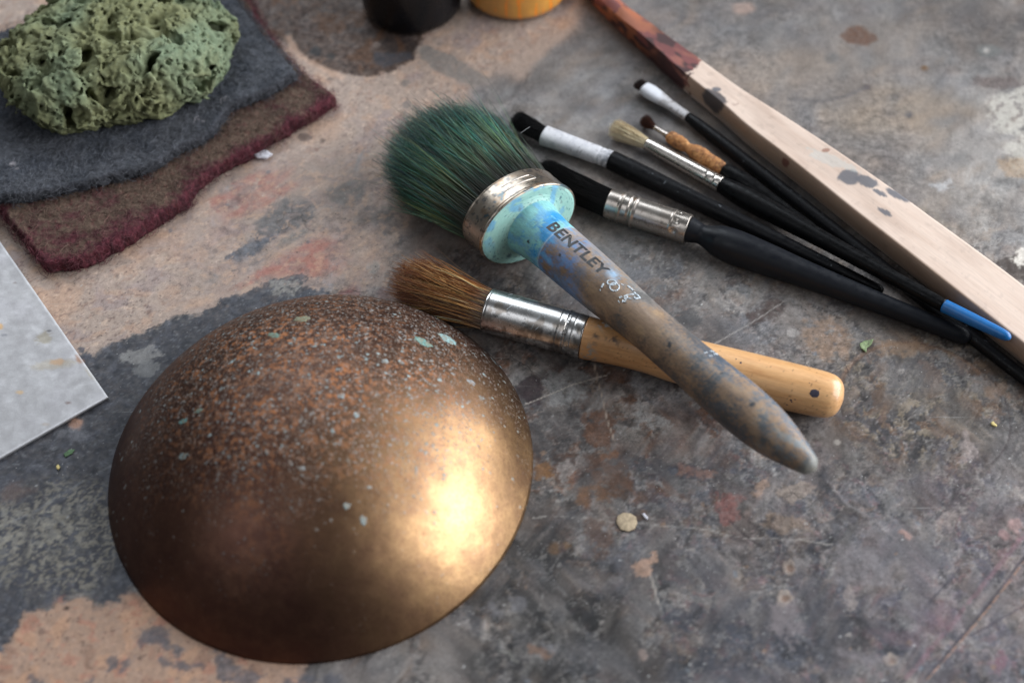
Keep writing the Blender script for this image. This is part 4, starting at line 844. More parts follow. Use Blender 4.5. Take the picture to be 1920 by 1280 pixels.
# ------------------------------------------------------------------ small brush with varnished wooden handle
def knots_px(rows_, A, B, P0, P1): return px_to_len(rows_, A, B, P0, P1)
RB = .0096
FA = at(914, 581, RB+.0006); FB = at(1097, 632, RB+.0004); HE = at(1577, 748, .0100)
wood = thing('varnished_paint_brush', 'small round brush with brown bristles, shiny metal ferrule and orange varnished wooden handle', 'paint brush', (FB[0], FB[1], 0))
Lf = seg_len(FA, FB); rf = px_to_len([(0, 84), (190, 84)], FA, FB, (914, 581), (1097, 632)); r1 = .5*(rf[0][1]+rf[1][1])
r1 = min(r1, RB)
fk = [(0, r1*.95), (.0002, r1*1.0), (.0008, r1*1.012), (.0016, r1*1.0), (Lf*.745, r1*1.0), (Lf*.755, r1*.985), (Lf*.765, r1*1.0), (Lf*.81, r1*1.0), (Lf*.825, r1*.955), (Lf*.84, r1*1.0), (Lf*.89, r1*1.0), (Lf*.90, r1*.985), (Lf*.91, r1*1.0), (Lf*.985, r1*1.0), (Lf, r1*.985), (Lf+.00005, r1*.93)]
fv, ff, fg = lathe(FA, FB, fk, steps=260, n=96)
gx_ = fg[:, 0]/Lf; g1 = fbm3(fg, 150, 4, 21); g2 = fbm3(fg, 600, 4, 22); g3 = fbm3(fg*[.25, 1, 1], 900, 4, 23)
# crimp beads round the groove
aa = np.arctan2(fg[:, 2], fg[:, 1]); bead = np.exp(-((gx_-.825)/.018)**2)*(.5+.5*np.cos(aa*38)); 
nrm = fg[:, 1:2]*0
axd = (FB-FA)/Lf; ss_ = np.cross(axd, (0, 0, 1)); ss_ /= np.linalg.norm(ss_); uu_ = np.cross(ss_, axd)
fv += (bead*.00045)[:, None]*(np.cos(aa)[:, None]*ss_+np.sin(aa)[:, None]*uu_)
c = np.empty((len(fv), 3)); c[:] = lin((206, 204, 202)); c = mixc(c, lin((176, 160, 142)), sst(.1, .4, g1)*.6)
c = mixc(c, lin((112, 108, 106)), sst(.15, .4, g1+g2*.3+.28*sst(.3, .95, fg[:, 1]/r1))*.65*sst(.1, .8, fg[:, 1]/r1)); c = mixc(c, lin((72, 70, 70)), sst(.34, .42, g2)*.6*sst(.3, .9, fg[:, 1]/r1+.2))  # dark reflection painted along the lower side, broken up by scuffs
M_shiny = material('scuffed_chrome', attr=True, rough=.27, metal=.97, coords='gc', rvar=(150, .04), var=(1800, .04))
part('ferrule', fv, ff[:1], M_shiny, wood, col=c, gc=fg)
for k in range(7):   # scratches standing as light ridges
    x0_, th0 = rng.uniform(.15, .7)*Lf, rng.uniform(.6, 2.2); x1_ = x0_+rng.uniform(.0005, .0015); th1 = th0+rng.uniform(.1, .35)
    tt = np.linspace(0, 1, 5); xx = x0_+(x1_-x0_)*tt; tth = th0+(th1-th0)*tt
    w_ = FA+xx[:, None]*axd+(r1*1.0)*(np.cos(tth)[:, None]*ss_+np.sin(tth)[:, None]*uu_)
    sv, sf, sc = strands(w_[None], np.full((1, 5), .00006), np.full((1, 5, 3), .8)); part('scratch', sv, sf, M_whiteink, wood)
hk = px_to_len([(0, 82), (12, 81), (60, 77), (90, 76), (130, 79), (170, 87), (210, 90), (300, 91), (400, 90), (450, 88), (470, 84), (484, 72), (492, 54), (497, 26), (498, 10)], FB, HE, (1097, 632), (1577, 748))
hk = [(a_, min(r_, .0108)) for a_, r_ in hk]
sag = lambda s_: np.interp(s_, [0, .02, .04, .2], [0, 0, 0, 0])
hv, hf, hg = lathe(FB-axd*0, HE, hk, steps=220, n=96)
Lh = hg[:, 0].max(); PX2 = Lh/498; q = hg[:, 0]/PX2
w1 = fbm3(hg*[.06, 1, 1], 900, 4, 31); w2 = fbm3(hg*[.12, 1, 1], 240, 3, 32); w3 = fbm3(hg, 500, 4, 33); w4 = fbm3(hg, 1200, 3, 34)
c = np.empty((len(hv), 3)); c[:] = lin((214, 166, 116)); c = mixc(c, lin((196, 144, 92)), sst(-.2, .5, w2)*.6); c = mixc(c, lin((176, 124, 78)), sst(.15, .5, w1)*.5); c = mixc(c, lin((220, 176, 126)), sst(.1, .5, -w1)*.4)
c = mixc(c, lin((186, 128, 76)), (1-sst(60, 200, q))*.4); c = mixc(c, lin((60, 46, 40)), sst(.52, .58, w4)*.6)
c = mixc(c, lin((196, 190, 184)), sst(.12, .25, w3)*np.exp(-((q-34)/16)**2-((hg[:, 1]/.0095+.25)/.28)**2)*1.2)
c = mixc(c, lin((70, 60, 54)), sst(.05, .2, w3)*np.clip(np.exp(-((q-58)/15)**2-((hg[:, 1]/.0095-.42)/.24)**2)+np.exp(-((q-25)/6)**2-((hg[:, 1]/.0095-.4)/.3)**2), 0, 1)*.9)
c = mixc(c, lin((150, 148, 142)), sst(.0, .2, w3)*np.exp(-((q-18)/14)**2-((hg[:, 1]/.0095-.95)/.2)**2))
M_varn = material('varnished_wood', attr=True, rough=.38, coords='gc', stretch=(.08, 1, 1), var=[(1800, .10), (5000, .10)], coat=.35, bump=[(2500, .12, .0001)])
part('handle', hv, hf, M_varn, wood, col=c, gc=hg)
# dark plugged hole near the end
cpos = at(1525, 740, .0185); ax2 = (HE-FB)/seg_len(FB, HE)
def decal_on(A_, B_, prof, xq, th_, ra_, rb_, name, mat, parent, n=20, wob=.15, off=.00005, seed=0):
    Aa = np.asarray(A_, float); dd = (np.asarray(B_)-Aa)/seg_len(A_, B_); s_ = np.cross(dd, (0, 0, 1)); s_ /= np.linalg.norm(s_); u_ = np.cross(s_, dd)
    pr = np.array(prof); nr = 5; rr = np.linspace(0, 1, nr)[:, None]; aa = np.linspace(0, 2*np.pi, n, endpoint=False)[None]
    wb = 1+wob*pn2(np.cos(aa)*1.5+seed*3.1, np.sin(aa)*1.5+seed)*1.5
    x = xq+rr*ra_*np.cos(aa)*wb; r = np.interp(x, pr[:, 0], pr[:, 1]); th = th_+rr*rb_*np.sin(aa)*wb/r
    rr2 = r+np.where(rr > .99, -.00003, off)
    w = Aa+x[..., None]*dd+rr2[..., None]*(np.cos(th)[..., None]*s_+np.sin(th)[..., None]*u_)
    i_ = np.arange(nr-1)[:, None]; j_ = np.arange(n)[None]; k_ = (j_+1) % n
    return part(name, w.reshape(-1, 3), np.stack([i_*n+j_, (i_+1)*n+j_, (i_+1)*n+k_, i_*n+k_], -1).reshape(-1, 4), mat, parent)
def view_angle(A_, B_):
    Aa = np.asarray(A_, float); dd = (np.asarray(B_)-Aa)/seg_len(A_, B_); s_ = np.cross(dd, (0, 0, 1)); s_ /= np.linalg.norm(s_); u_ = np.cross(s_, dd); w = CAM-Aa
    return math.atan2(w@u_, w@s_)
M_plug = material('dark_purple_plug', (.035, .03, .05), rough=.6, var=(2000, .4))
VA = view_angle(FB, HE)
decal_on(FB, HE, hk, 443*PX2, VA-.02, .0022, .0021, 'plug', M_plug, wood, seed=2)
for qx, to, r_ in [(405, -.55, .0005), (412, -.48, .0003), (407, -.62, .0004), (400, -.85, .0004), (460, .55, .0003), (300, .5, .0005), (290, .62, .0003), (430, .35, .0003)]:
    decal_on(FB, HE, hk, qx*PX2, VA+to, r_, r_, 'speck', M_plug, wood, n=10, seed=qx)
def browncol(rr, th, t, n):
    cols = lin(np.array([(168, 112, 60), (188, 138, 78), (112, 68, 40), (214, 172, 112), (70, 42, 28), (240, 212, 164)])); k = rng.choice(6, n, p=[.3, .24, .2, .12, .1, .04])
    lock = pn2(rr*np.cos(th)*7, rr*np.sin(th)*7, 71); c = cols[k][:, None]*(rng.uniform(.6, 1.35, n)*np.clip(1+1.1*lock, .25, 2))[:, None, None]*np.ones((1, len(t), 1)); m = sst(.62, .98, t)[None, :, None]*.6; c = c*(1-m)+lin((120, 64, 46))*m
    m = (1-sst(0, .12, t))[None, :, None]*.6; return c*(1-m)+lin((120, 112, 104))*m
BT = at(752, 521, .0098); axb = (BT-FA)/seg_len(BT, FA); sb = np.cross(axb, (0, 0, 1)); sb /= np.linalg.norm(sb); ub = np.cross(sb, axb)
Lb = seg_len(BT, FA)*1.08
P, R, C = tuft(FA-axb*.001, axb, sb, ub, r1*.93, r1*.93, Lb, 1.06, .14, 1700, .00020, browncol, .04, .025, 6, droop=.001, clump=.09, taper=.2)
P2, R2, C2 = tuft(FA-axb*.001, axb, sb, ub, r1*.94, r1*.94, Lb*.98, 1.18, .20, 260, .00010, browncol, .09, .04, 6, minr=.8, droop=.001)
bvv, bf, bc = strands(np.concatenate([P, P2]), np.concatenate([R, R2]), np.concatenate([C, C2]))
part('bristles', bvv, bf, M_brist, wood, col=bc, kind='stuff')

# ------------------------------------------------------------------ the black handled brushes
def scuff_extra(col, sc, lo, hi, amt=.6):
    def ex(N, Lk, vec, c, noise, rng_, b): return mixnode(N, Lk, mth(N, Lk, 'MULTIPLY', rng_(noise(sc, 6, .7), 0, 1, lo, hi), amt), c, col)
    return ex
M_blackpaint = material('black_lacquer', (.005, .005, .0055), rough=.38, coords='object', var=(300, .4), rvar=(400, .18), bump=[(900, .15, .0002)], spec=.10)
M_blackrub = material('satin_black_handle', (.008, .009, .012), rough=.42, extra=scuff_extra((.14, .15, .17), 900, .66, .78, .5), rvar=(300, .12), bump=[(900, .12, .0002)], spec=.20)
M_scuffed = material('scuffed_black_handle', (.006, .006, .007), rough=.42, extra=scuff_extra((.22, .24, .26), 420, .62, .74, .55), rvar=(300, .15), bump=[(700, .25, .0003)], spec=.13)
def mk_col(verts, gcs, base, layers, seed):
    c = np.empty((len(verts), 3)); c[:] = lin(base)
    for k, (col, sc, lo, hi, am) in enumerate(layers): c = mixc(c, lin(col), sst(lo, hi, fbm3(gcs, sc, 4, seed+k))*am)
    return c
def simple_tuft(name, A_, B_, ra_, rb_, n, colset, parent, mat, flare=1.05, dome=.12, jit=.03, r0=.0001, over=1.0, wave=.015):
    A_ = np.asarray(A_); B_ = np.asarray(B_); ln = seg_len(A_, B_); ax = (B_-A_)/ln; sd = np.cross(ax, (0, 0, 1)); sd /= np.linalg.norm(sd); up = np.cross(sd, ax)
    def cf(rr, th, t, n_):
        cols = lin(np.array(colset)); k = rng.integers(0, len(cols), n_); return cols[k][:, None]*rng.uniform(.75, 1.25, n_)[:, None, None]*np.ones((1, len(t), 1))
    P, R, C = tuft(A_-ax*.001, ax, sd, up, ra_, rb_, ln*over, flare, dome, n, r0, cf, jit, wave, 6)
    vv, f_, c_ = strands(P, R, C); return part(name, vv, f_, mat, parent, col=c_, kind='stuff')
M_bristdark = material('black_bristle', attr=True, rough=.55, spec=.2)

# flat brush with white painted ferrule
p0 = at(1020, 254, .0052); p1 = at(1146, 300, .0050); p2 = at(1656, 546, .0030)
b1 = thing('flat_paint_brush', 'long black handled brush with black flat bristles and straight white painted ferrule', 'paint brush', (p1[0], p1[1], 0))
k1 = px_to_len([(0, 40), (60, 37), (134, 36)], p0, p1, (1020, 254), (1146, 300)); Lf1 = seg_len(p0, p1)
kk = [(0, k1[0][1]), (Lf1*.5, k1[1][1]), (Lf1*.80, k1[2][1]), (Lf1*.83, k1[2][1]*.94), (Lf1*.86, k1[2][1]), (Lf1*.9, k1[2][1]*.94), (Lf1*.93, k1[2][1]), (Lf1, k1[2][1])]
v_, f_, g_ = lathe(p0, p1, kk, steps=90, n=56, sq=.82, e=2.3); c = mk_col(v_, g_, (196, 196, 200), [((170, 172, 180), 200, .0, .4, .7), ((128, 126, 128), 700, .3, .42, .7), ((214, 214, 216), 120, .1, .4, .6)], 41)
c = mixc(c, lin((120, 122, 128)), sst(.78, .95, g_[:, 0]/Lf1)*sst(-.1, .2, fbm3(g_, 500, 4, 44))*.8)
M_whitepaint = material('white_paint_coat', attr=True, rough=.5, coords='gc', bump=[(500, .4, .0003)], var=(1500, .08)); part('ferrule', v_, f_, M_whitepaint, b1, col=c, gc=g_)
k1 = px_to_len([(0, 37), (40, 38), (120, 35), (260, 32), (400, 26), (520, 20), (558, 18), (563, 14), (566, 8)], p1, p2, (1146, 300), (1656, 546)); v_, f_, g_ = lathe(p1, p2, k1, steps=140, n=40)
part('handle', v_, f_, M_scuffed, b1, gc=g_)
simple_tuft('bristles', p0, at(966, 222, .0048), .0042, .0034, 1300, [(14, 13, 14), (20, 19, 20), (30, 28, 28)], b1, M_bristdark, flare=1.08, dome=.05, jit=.025, over=1.06)

# stencil brush with black tuft and steel ferrule
p0 = at(1141, 381, .0073); p1 = at(1291, 430, .0072); p2 = at(1819, 634, .0046)
b2 = thing('stencil_brush', 'thick black round brush with ridged steel ferrule and swelling matt black handle', 'paint brush', (p1[0], p1[1], 0))
k2 = px_to_len([(0, 58), (158, 57)], p0, p1, (1141, 381), (1291, 430)); q0, q1 = k2[0][1], k2[1][1]; Lf2 = seg_len(p0, p1)
prof = [(0, q0*.96), (.0005, q0), (Lf2*.14, q0), (Lf2*.17, q0*1.05), (Lf2*.20, q0), (Lf2*.26, q0), (Lf2*.29, q0*.93), (Lf2*.33, q0*1.04), (Lf2*.37, q0*.97), (Lf2*.78, q1), (Lf2*.80, q1*1.03), (Lf2*.82, q1), (Lf2*.99, q1), (Lf2, q1*.96), (Lf2+.0001, q1*.8)]
v_, f_, g_ = lathe(p0, p1, prof, steps=200, n=72)
aa = np.arctan2(g_[:, 2], g_[:, 1]); dm = 0
for a0 in (1.1, 1.9, 2.7, .4): dm = dm+np.exp(-((g_[:, 0]/Lf2-.86)/.035)**2-((aa-a0)/.16)**2)
ax = (p1-p0)/Lf2; s2 = np.cross(ax, (0, 0, 1)); s2 /= np.linalg.norm(s2); u2 = np.cross(s2, ax); v_ -= (dm*.0007)[:, None]*(np.cos(aa)[:, None]*s2+np.sin(aa)[:, None]*u2)
c = mk_col(v_, g_, (172, 164, 156), [((140, 128, 118), 90, .0, .6, .5), ((84, 72, 66), 420, .36, .46, .4)], 45)
part('ferrule', v_, f_, M_ferr, b2, col=c, gc=g_)
k2 = px_to_len([(0, 50), (12, 44), (26, 38), (40, 46), (60, 60), (95, 66), (140, 63), (230, 52), (330, 43), (440, 37), (520, 36), (546, 35), (557, 30), (564, 20), (567, 9)], p1, p2, (1291, 430), (1819, 634)); v_, f_, g_ = lathe(p1, p2, k2, steps=170, n=72)
part('handle', v_, f_, M_blackrub, b2, gc=g_)
simple_tuft('bristles', p0, at(1003, 318, .0074), q0*.92, q0*.92, 2600, [(10, 10, 11), (16, 15, 16), (24, 22, 22)], b2, M_bristdark, flare=1.02, dome=.10, jit=.02, r0=.00011)

# white flat brush, farthest slim one; its handle runs off the picture
p0 = at(1208, 165, .0046); pm = at(1236, 183, .0044); p1 = at(1290, 219, .0036); p2 = at(1990, 762, .0030)
b3 = thing('crusted_paint_brush', 'slim black handled brush with white crusted flat ferrule, lying along the wooden stick', 'paint brush', (p1[0], p1[1], 0))
Lf3 = seg_len(p0, p1)
k3 = px_to_len([(0, 26), (14, 30), (34, 27), (60, 20), (97, 18)], p0, p1, (1208, 165), (1290, 219)); v_, f_, g_ = lathe(p0, p1, k3, steps=70, n=48, sq=.7, e=2.4)
c = mk_col(v_, g_, (190, 188, 190), [((158, 154, 152), 200, .0, .4, .7), ((110, 104, 102), 500, .25, .4, .6)], 51); c = mixc(c, lin((218, 220, 226)), 1-sst(.3, .5, g_[:, 0]/Lf3+fbm3(g_, 200, 3, 3)*.2))
part('ferrule', v_, f_, M_whitepaint, b3, col=c, gc=g_)
k3 = px_to_len([(0, 18), (30, 23), (120, 26), (300, 27), (500, 26), (700, 26), (885, 24)], p1, p2, (1290, 219), (1990, 762)); v_, f_, g_ = lathe(p1, p2, k3, steps=150, n=40)
part('handle', v_, f_, M_scuffed, b3, gc=g_)
simple_tuft('bristles', p0, at(1192, 153, .0044), .0030, .0018, 500, [(44, 30, 28), (60, 40, 34), (30, 22, 22)], b3, M_bristdark, dome=.1, jit=.06)

# cream bristle brush with blue tipped handle (rests on the crusted brush's handle near its end)
p0 = at(1213, 270, .0040); p1 = at(1352, 346, .0048); p2 = at(1770, 573, .0130); p3 = at(1895, 634, .0165)
b4 = thing('blue_tipped_paint_brush', 'slim brush with cream bristles, plain silver ferrule and black handle ending in bright blue', 'paint brush', (p1[0], p1[1], 0))
Lf4 = seg_len(p0, p1); k4 = px_to_len([(0, 24), (60, 28), (159, 31)], p0, p1, (1213, 270), (1352, 346))
prof = [(0, k4[0][1]*.97), (.0004, k4[0][1]), (Lf4*.5, k4[1][1]), (Lf4*.80, k4[2][1]*.98), (Lf4*.82, k4[2][1]*.93), (Lf4*.84, k4[2][1]*.98), (Lf4*.9, k4[2][1]), (Lf4*.92, k4[2][1]*.94), (Lf4*.94, k4[2][1]), (Lf4, k4[2][1])]
v_, f_, g_ = lathe(p0, p1, prof, steps=120, n=56); c = mk_col(v_, g_, (200, 192, 184), [((170, 158, 148), 120, .0, .5, .5), ((120, 110, 104), 600, .35, .45, .4)], 55)
part('ferrule', v_, f_, M_shiny, b4, col=c, gc=g_)
k4 = px_to_len([(0, 30), (20, 36), (60, 41), (110, 40), (200, 34), (320, 29), (430, 27), (476, 25)], p1, p2, (1352, 346), (1770, 573)); v_, f_, g_ = lathe(p1, p2, k4, steps=120, n=44)
part('handle', v_, f_, M_blackpaint, b4, gc=g_)
k4 = px_to_len([(0, 25.4), (40, 25), (90, 23), (120, 21), (132, 18), (138, 12), (141, 5)], p2, p3, (1770, 573), (1896, 636)); v_, f_, g_ = lathe(p2, p3, k4, steps=60, n=44)
M_blue = material('blue_gloss_paint', (.006, .13, .38), rough=.38, coat=.1, var=(300, .1), bump=[(900, .12, .0002)]); part('blue_tip', v_, f_, M_blue, b4, gc=g_)
simple_tuft('bristles', p0, at(1146, 237, .0046), .0024, .0024, 1100, [(236, 220, 186), (246, 234, 204), (214, 194, 158), (196, 170, 132)], b4, M_brist, flare=1.75, dome=.08, jit=.03, r0=.00009, over=1.02)

# tiny brush with string bound neck
p0 = at(1224, 237, .0032); p1 = at(1253, 255, .0034); p2 = at(1357, 318, .0044); p3 = at(1530, 428, .0046)
b5 = thing('tiny_paint_brush', 'tiny brush with dark brown tip, thin neck and lumpy orange brown grip', 'paint brush', (p2[0], p2[1], 0))
v_, f_, g_ = lathe(p0, p1, px_to_len([(0, 9), (20, 9), (34, 14)], p0, p1, (1224, 237), (1253, 255)), steps=20, n=32); c = mk_col(v_, g_, (190, 180, 172), [((120, 110, 100), 400, 0, .4, .7)], 61); part('ferrule', v_, f_, M_shiny, b5, col=c, gc=g_)
v_, f_, g_ = lathe(p1, p2, px_to_len([(0, 18), (6, 24), (30, 25), (42, 19), (50, 22), (60, 29), (80, 30), (100, 26), (115, 25), (122, 22)], p1, p2, (1253, 255), (1357, 318)), steps=120, n=64)
nn = fbm3(g_, 260, 4, 62); ax = (p2-p1)/seg_len(p1, p2); s2 = np.cross(ax, (0, 0, 1)); s2 /= np.linalg.norm(s2); u2 = np.cross(s2, ax); aa = np.arctan2(g_[:, 2], g_[:, 1])
v_ += (nn*.0006+np.cos(g_[:, 0]*5200+aa)*.00010)[:, None]*(np.cos(aa)[:, None]*s2+np.sin(aa)[:, None]*u2)
c = mk_col(v_, g_, (172, 118, 70), [((124, 82, 54), 220, -.1, .3, .8), ((206, 154, 98), 500, .1, .35, .6), ((78, 54, 42), 700, .28, .4, .7)], 63)
M_cork = material('rough_cork', attr=True, rough=.8, coords='gc', bump=[(1200, .5, .0004)], var=(1500, .2)); part('grip', v_, f_, M_cork, b5, col=c, gc=g_)
v_, f_, g_ = lathe(p2, p3, px_to_len([(0, 24), (14, 34), (40, 36), (90, 28), (150, 18), (195, 12), (203, 9), (206, 4)], p2, p3, (1357, 318), (1530, 428)), steps=90, n=40); part('handle', v_, f_, M_blackpaint, b5, gc=g_)
simple_tuft('bristles', p0, at(1201, 221, .0036), .0013, .0013, 500, [(62, 36, 28), (84, 50, 38), (44, 28, 24)], b5, M_bristdark, flare=2.4, dome=.15, jit=.07, r0=.00009)

# ------------------------------------------------------------------ wooden stick
ridge = [(1075, -60), (1150, 16), (1205, 64), (1262, 114), (1300, 146), (1358, 193), (1415, 242), (1476, 288), (1533, 333), (1609, 395), (1703, 468), (1820, 560), (1920, 640), (2040, 737)]
up_line = np.array([(1090, -90), (1174, 6), (1232, 54), (1300, 104), (1340, 133), (1394, 170), (1461, 212), (1551, 272), (1627, 322), (1703, 378), (1820, 462), (1920, 538), (2060, 645), (2200, 752)], float)
_ul = np.concatenate([np.linspace(a_, b_, 60) for a_, b_ in zip(up_line[:-1], up_line[1:])])
upper_e = [tuple(_ul[np.argmin(np.hypot(*(_ul-np.array(r_)).T))]) for r_ in ridge]
ZT = np.array([.012, .012, .0125, .013, .0135, .014, .0145, .0150, .0150, .0150, .0150, .0150, .0150, .0150])
Rg = np.array([at(x, y, z) for (x, y), z in zip(ridge, ZT)]); Ug = np.array([at(x, y, z) for (x, y), z in zip(upper_e, ZT)])
tt = np.linspace(0, 1, len(ridge)); T_ = np.linspace(0, 1, 260)
def sm(arr): return np.stack(interp(np.column_stack([tt, arr]), T_), -1)
Rg = sm(Rg); Ug = sm(Ug); cen = (Rg+Ug)/2; hw = np.linalg.norm(Rg-Ug, axis=1)/2; hh = cen[:, 2]/2
stick = thing('wooden_stick', 'long pale wooden paddle stick with dark red painted end and grey paint spots', 'stick', (cen[130, 0], cen[130, 1], 0))
tn = np.gradient(cen, axis=0); tn[:, 2] = 0; tn /= np.linalg.norm(tn, axis=1)[:, None]; sdv = np.cross(tn, (0, 0, 1))
# section: flat top, crisp upper edges, side bulging slightly and rounding under
sec = []
for k in range(15): sec.append((-1+2*k/14, 1.0))
sec += [(1.03, .97), (1.06, .88), (1.09, .70), (1.10, .45), (1.09, .2), (1.06, -.1), (1.0, -.4), (.9, -.7), (.76, -.92), (.6, -1.0)]
sec += [(.3, -1), (0, -1), (-.3, -1), (-.6, -1), (-.76, -.92), (-.9, -.7), (-1.0, -.4), (-1.06, -.1), (-1.08, .2), (-1.08, .45), (-1.06, .7), (-1.04, .88), (-1.02, .97)]
sec = np.array(sec)
ns = len(sec); M_ = len(cen); off_ = fbm2(np.linspace(0, 3, M_), np.zeros(M_), 1.5, 3, 4)*.0004
facet = sst(.16, .06, T_)[:, None]
sx2 = sec[None, :, 0]*(hw[:, None]+off_[:, None]); sz2 = sec[None, :, 1]*hh[:, None]*(1-.35*facet*np.abs(sec[None, :, 0])**1.5*(sec[None, :, 1] > .5))
v_ = cen[:, None]+sx2[..., None]*sdv[:, None]+np.array([0, 0, 1.])*(sz2-hh[:, None]+0)[..., None]
v_[..., 2] = np.maximum(v_[..., 2], .0001)
al = np.concatenate([[0], np.cumsum(np.linalg.norm(np.diff(cen, axis=0), axis=1))]); g_ = np.stack([al[:, None]+0*sx2, sx2, sz2], -1).reshape(-1, 3)
# subdivide the shading: paint colours by position on the stick
def densify(v, g, k):
    a_ = np.linspace(0, ns, ns*k, endpoint=False); i0 = a_.astype(int); fr = (a_-i0)[None, :, None]; i1 = (i0+1) % ns
    vv = v[:, i0]*(1-fr)+v[:, i1]*fr; gg = g.reshape(M_, ns, 3); gg = gg[:, i0]*(1-fr)+gg[:, i1]*fr; return vv, gg.reshape(-1, 3), ns*k
def densify_rows(v, g, k):
    M2 = (M_-1)*k+1; a_ = np.linspace(0, M_-1, M2); i0 = np.minimum(a_.astype(int), M_-2); fr = (a_-i0)[:, None, None]
    gg = g.reshape(M_, -1, 3); return v[i0]*(1-fr)+v[i0+1]*fr, (gg[i0]*(1-fr)+gg[i0+1]*fr).reshape(-1, 3), M2
v_, g_, n2_ = densify(v_, g_, 2); v_, g_, M2_ = densify_rows(v_, g_, 2)
i_ = np.arange(M2_-1)[:, None]; j_ = np.arange(n2_)[None]; k_ = (j_+1) % n2_
f_ = [np.stack([i_*n2_+j_, i_*n2_+k_, (i_+1)*n2_+k_, (i_+1)*n2_+j_], -1).reshape(-1, 4), np.arange(n2_)[::-1][None], ((M2_-1)*n2_+np.arange(n2_))[None]]
vf = v_.reshape(-1, 3); w1 = fbm3(g_*[.05, 1, 1], 700, 4, 71); w2 = fbm3(g_*[.15, 1, 1], 160, 3, 72); w3 = fbm3(g_, 260, 4, 73)
c = np.empty((len(vf), 3)); c[:] = lin((218, 196, 180)); c = mixc(c, lin((204, 178, 160)), sst(-.1, .5, w2)*.45); c = mixc(c, lin((196, 166, 144)), sst(.2, .6, w1)*.25)
side = sst(.92, 1.06, g_[:, 1]/np.repeat(np.interp(np.linspace(0, 1, M2_), T_, hw), n2_)); c = mixc(c, lin((164, 134, 112)), side*.85)  # shade put into the colour of the side face towards the viewer
def near(px, py, z, rx, ry, rot=0, jag=.35):
    q = at(px, py, z); a_ = at(px+rx, py, z); ex = np.array([1., 0]); X = vf[:, 0]-q[0]; Y = vf[:, 1]-q[1]; sc = (a_[0]-q[0])/rx
    xr = X*math.cos(rot)+Y*math.sin(rot); yr = -X*math.sin(rot)+Y*math.cos(rot)
    return 1-sst(.85, 1.1, np.sqrt((xr/(rx*sc))**2+(yr/(ry*sc))**2+((vf[:, 2]-z)/(max(rx, ry)*sc*1.1))**2)+w3*jag)
GREY = (104, 104, 110)
for px, py, rx, ry, ro in [(1592, 332, 22, 20, -.3), (1624, 340, 24, 14, -.5), (1650, 362, 16, 6, -.7), (1684, 366, 26, 9, -.72), (1660, 398, 16, 6, -.8), (1343, 164, 10, 8, 0)]: c = mixc(c, lin(GREY), near(px, py, .015, rx, ry, ro)*.95)
c = mixc(c, lin((196, 200, 196)), near(1560, 300, .015, 46, 14, -.55, .8)*.5); c = mixc(c, lin((150, 104, 84)), near(1548, 282, .015, 9, 5, .3)*.8)
for px, py, r_ in [(1377, 204, 11), (1391, 218, 11), (1430, 258, 11), (1476, 304, 10), (1384, 212, 7), (1452, 272, 7), (1500, 341, 7)]: c = mixc(c, lin((116, 66, 58)), near(px, py, .011, r_, r_, 0, .5)*.85)
c = mixc(c, lin((74, 68, 70)), near(1330, 186, .0125, 34, 22, -.6, .3)*.95)
dred = al[-1]*0; alr = g_[:, 0]; cut = float(np.interp(np.argmin(np.linalg.norm(cen-at(1306, 122, .0135), axis=1)), np.arange(M_), al))
red = 1-sst(cut-.0006, cut+.0006, alr+w3*.010-g_[:, 1]*.45); rc = np.empty((len(vf), 3)); rc[:] = lin((122, 66, 64)); rc = mixc(rc, lin((50, 28, 30)), sst(-.08, .02, fbm3(g_*[.5, 1, 1], 90, 3, 75)+side*.12)*.85); rc = mixc(rc, lin((156, 96, 80)), sst(.1, .3, fbm3(g_*[.4, 1, 1], 110, 3, 76))*.6)  # dark streaks in the red, denser on the side face with painted shade
rc = mixc(rc, lin((168, 100, 66)), sst(-.02, .12, fbm3(g_*[.5, 1, 1], 160, 3, 78))*(1-sst(cut*.55, cut*.85, alr))*.8)
c = c*(1-red[:, None])+rc*red[:, None]
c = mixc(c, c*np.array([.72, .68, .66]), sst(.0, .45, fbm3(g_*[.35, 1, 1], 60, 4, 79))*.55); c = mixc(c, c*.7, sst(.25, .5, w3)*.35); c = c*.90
M_stick = material('bare_pale_wood', attr=True, rough=.6, coords='gc', stretch=(.05, 1, 1), var=[(1200, .07), (4000, .06)], bump=[(2500, .15, .0001)])
part('stick_body', vf, f_, M_stick, stick, col=c, gc=g_)

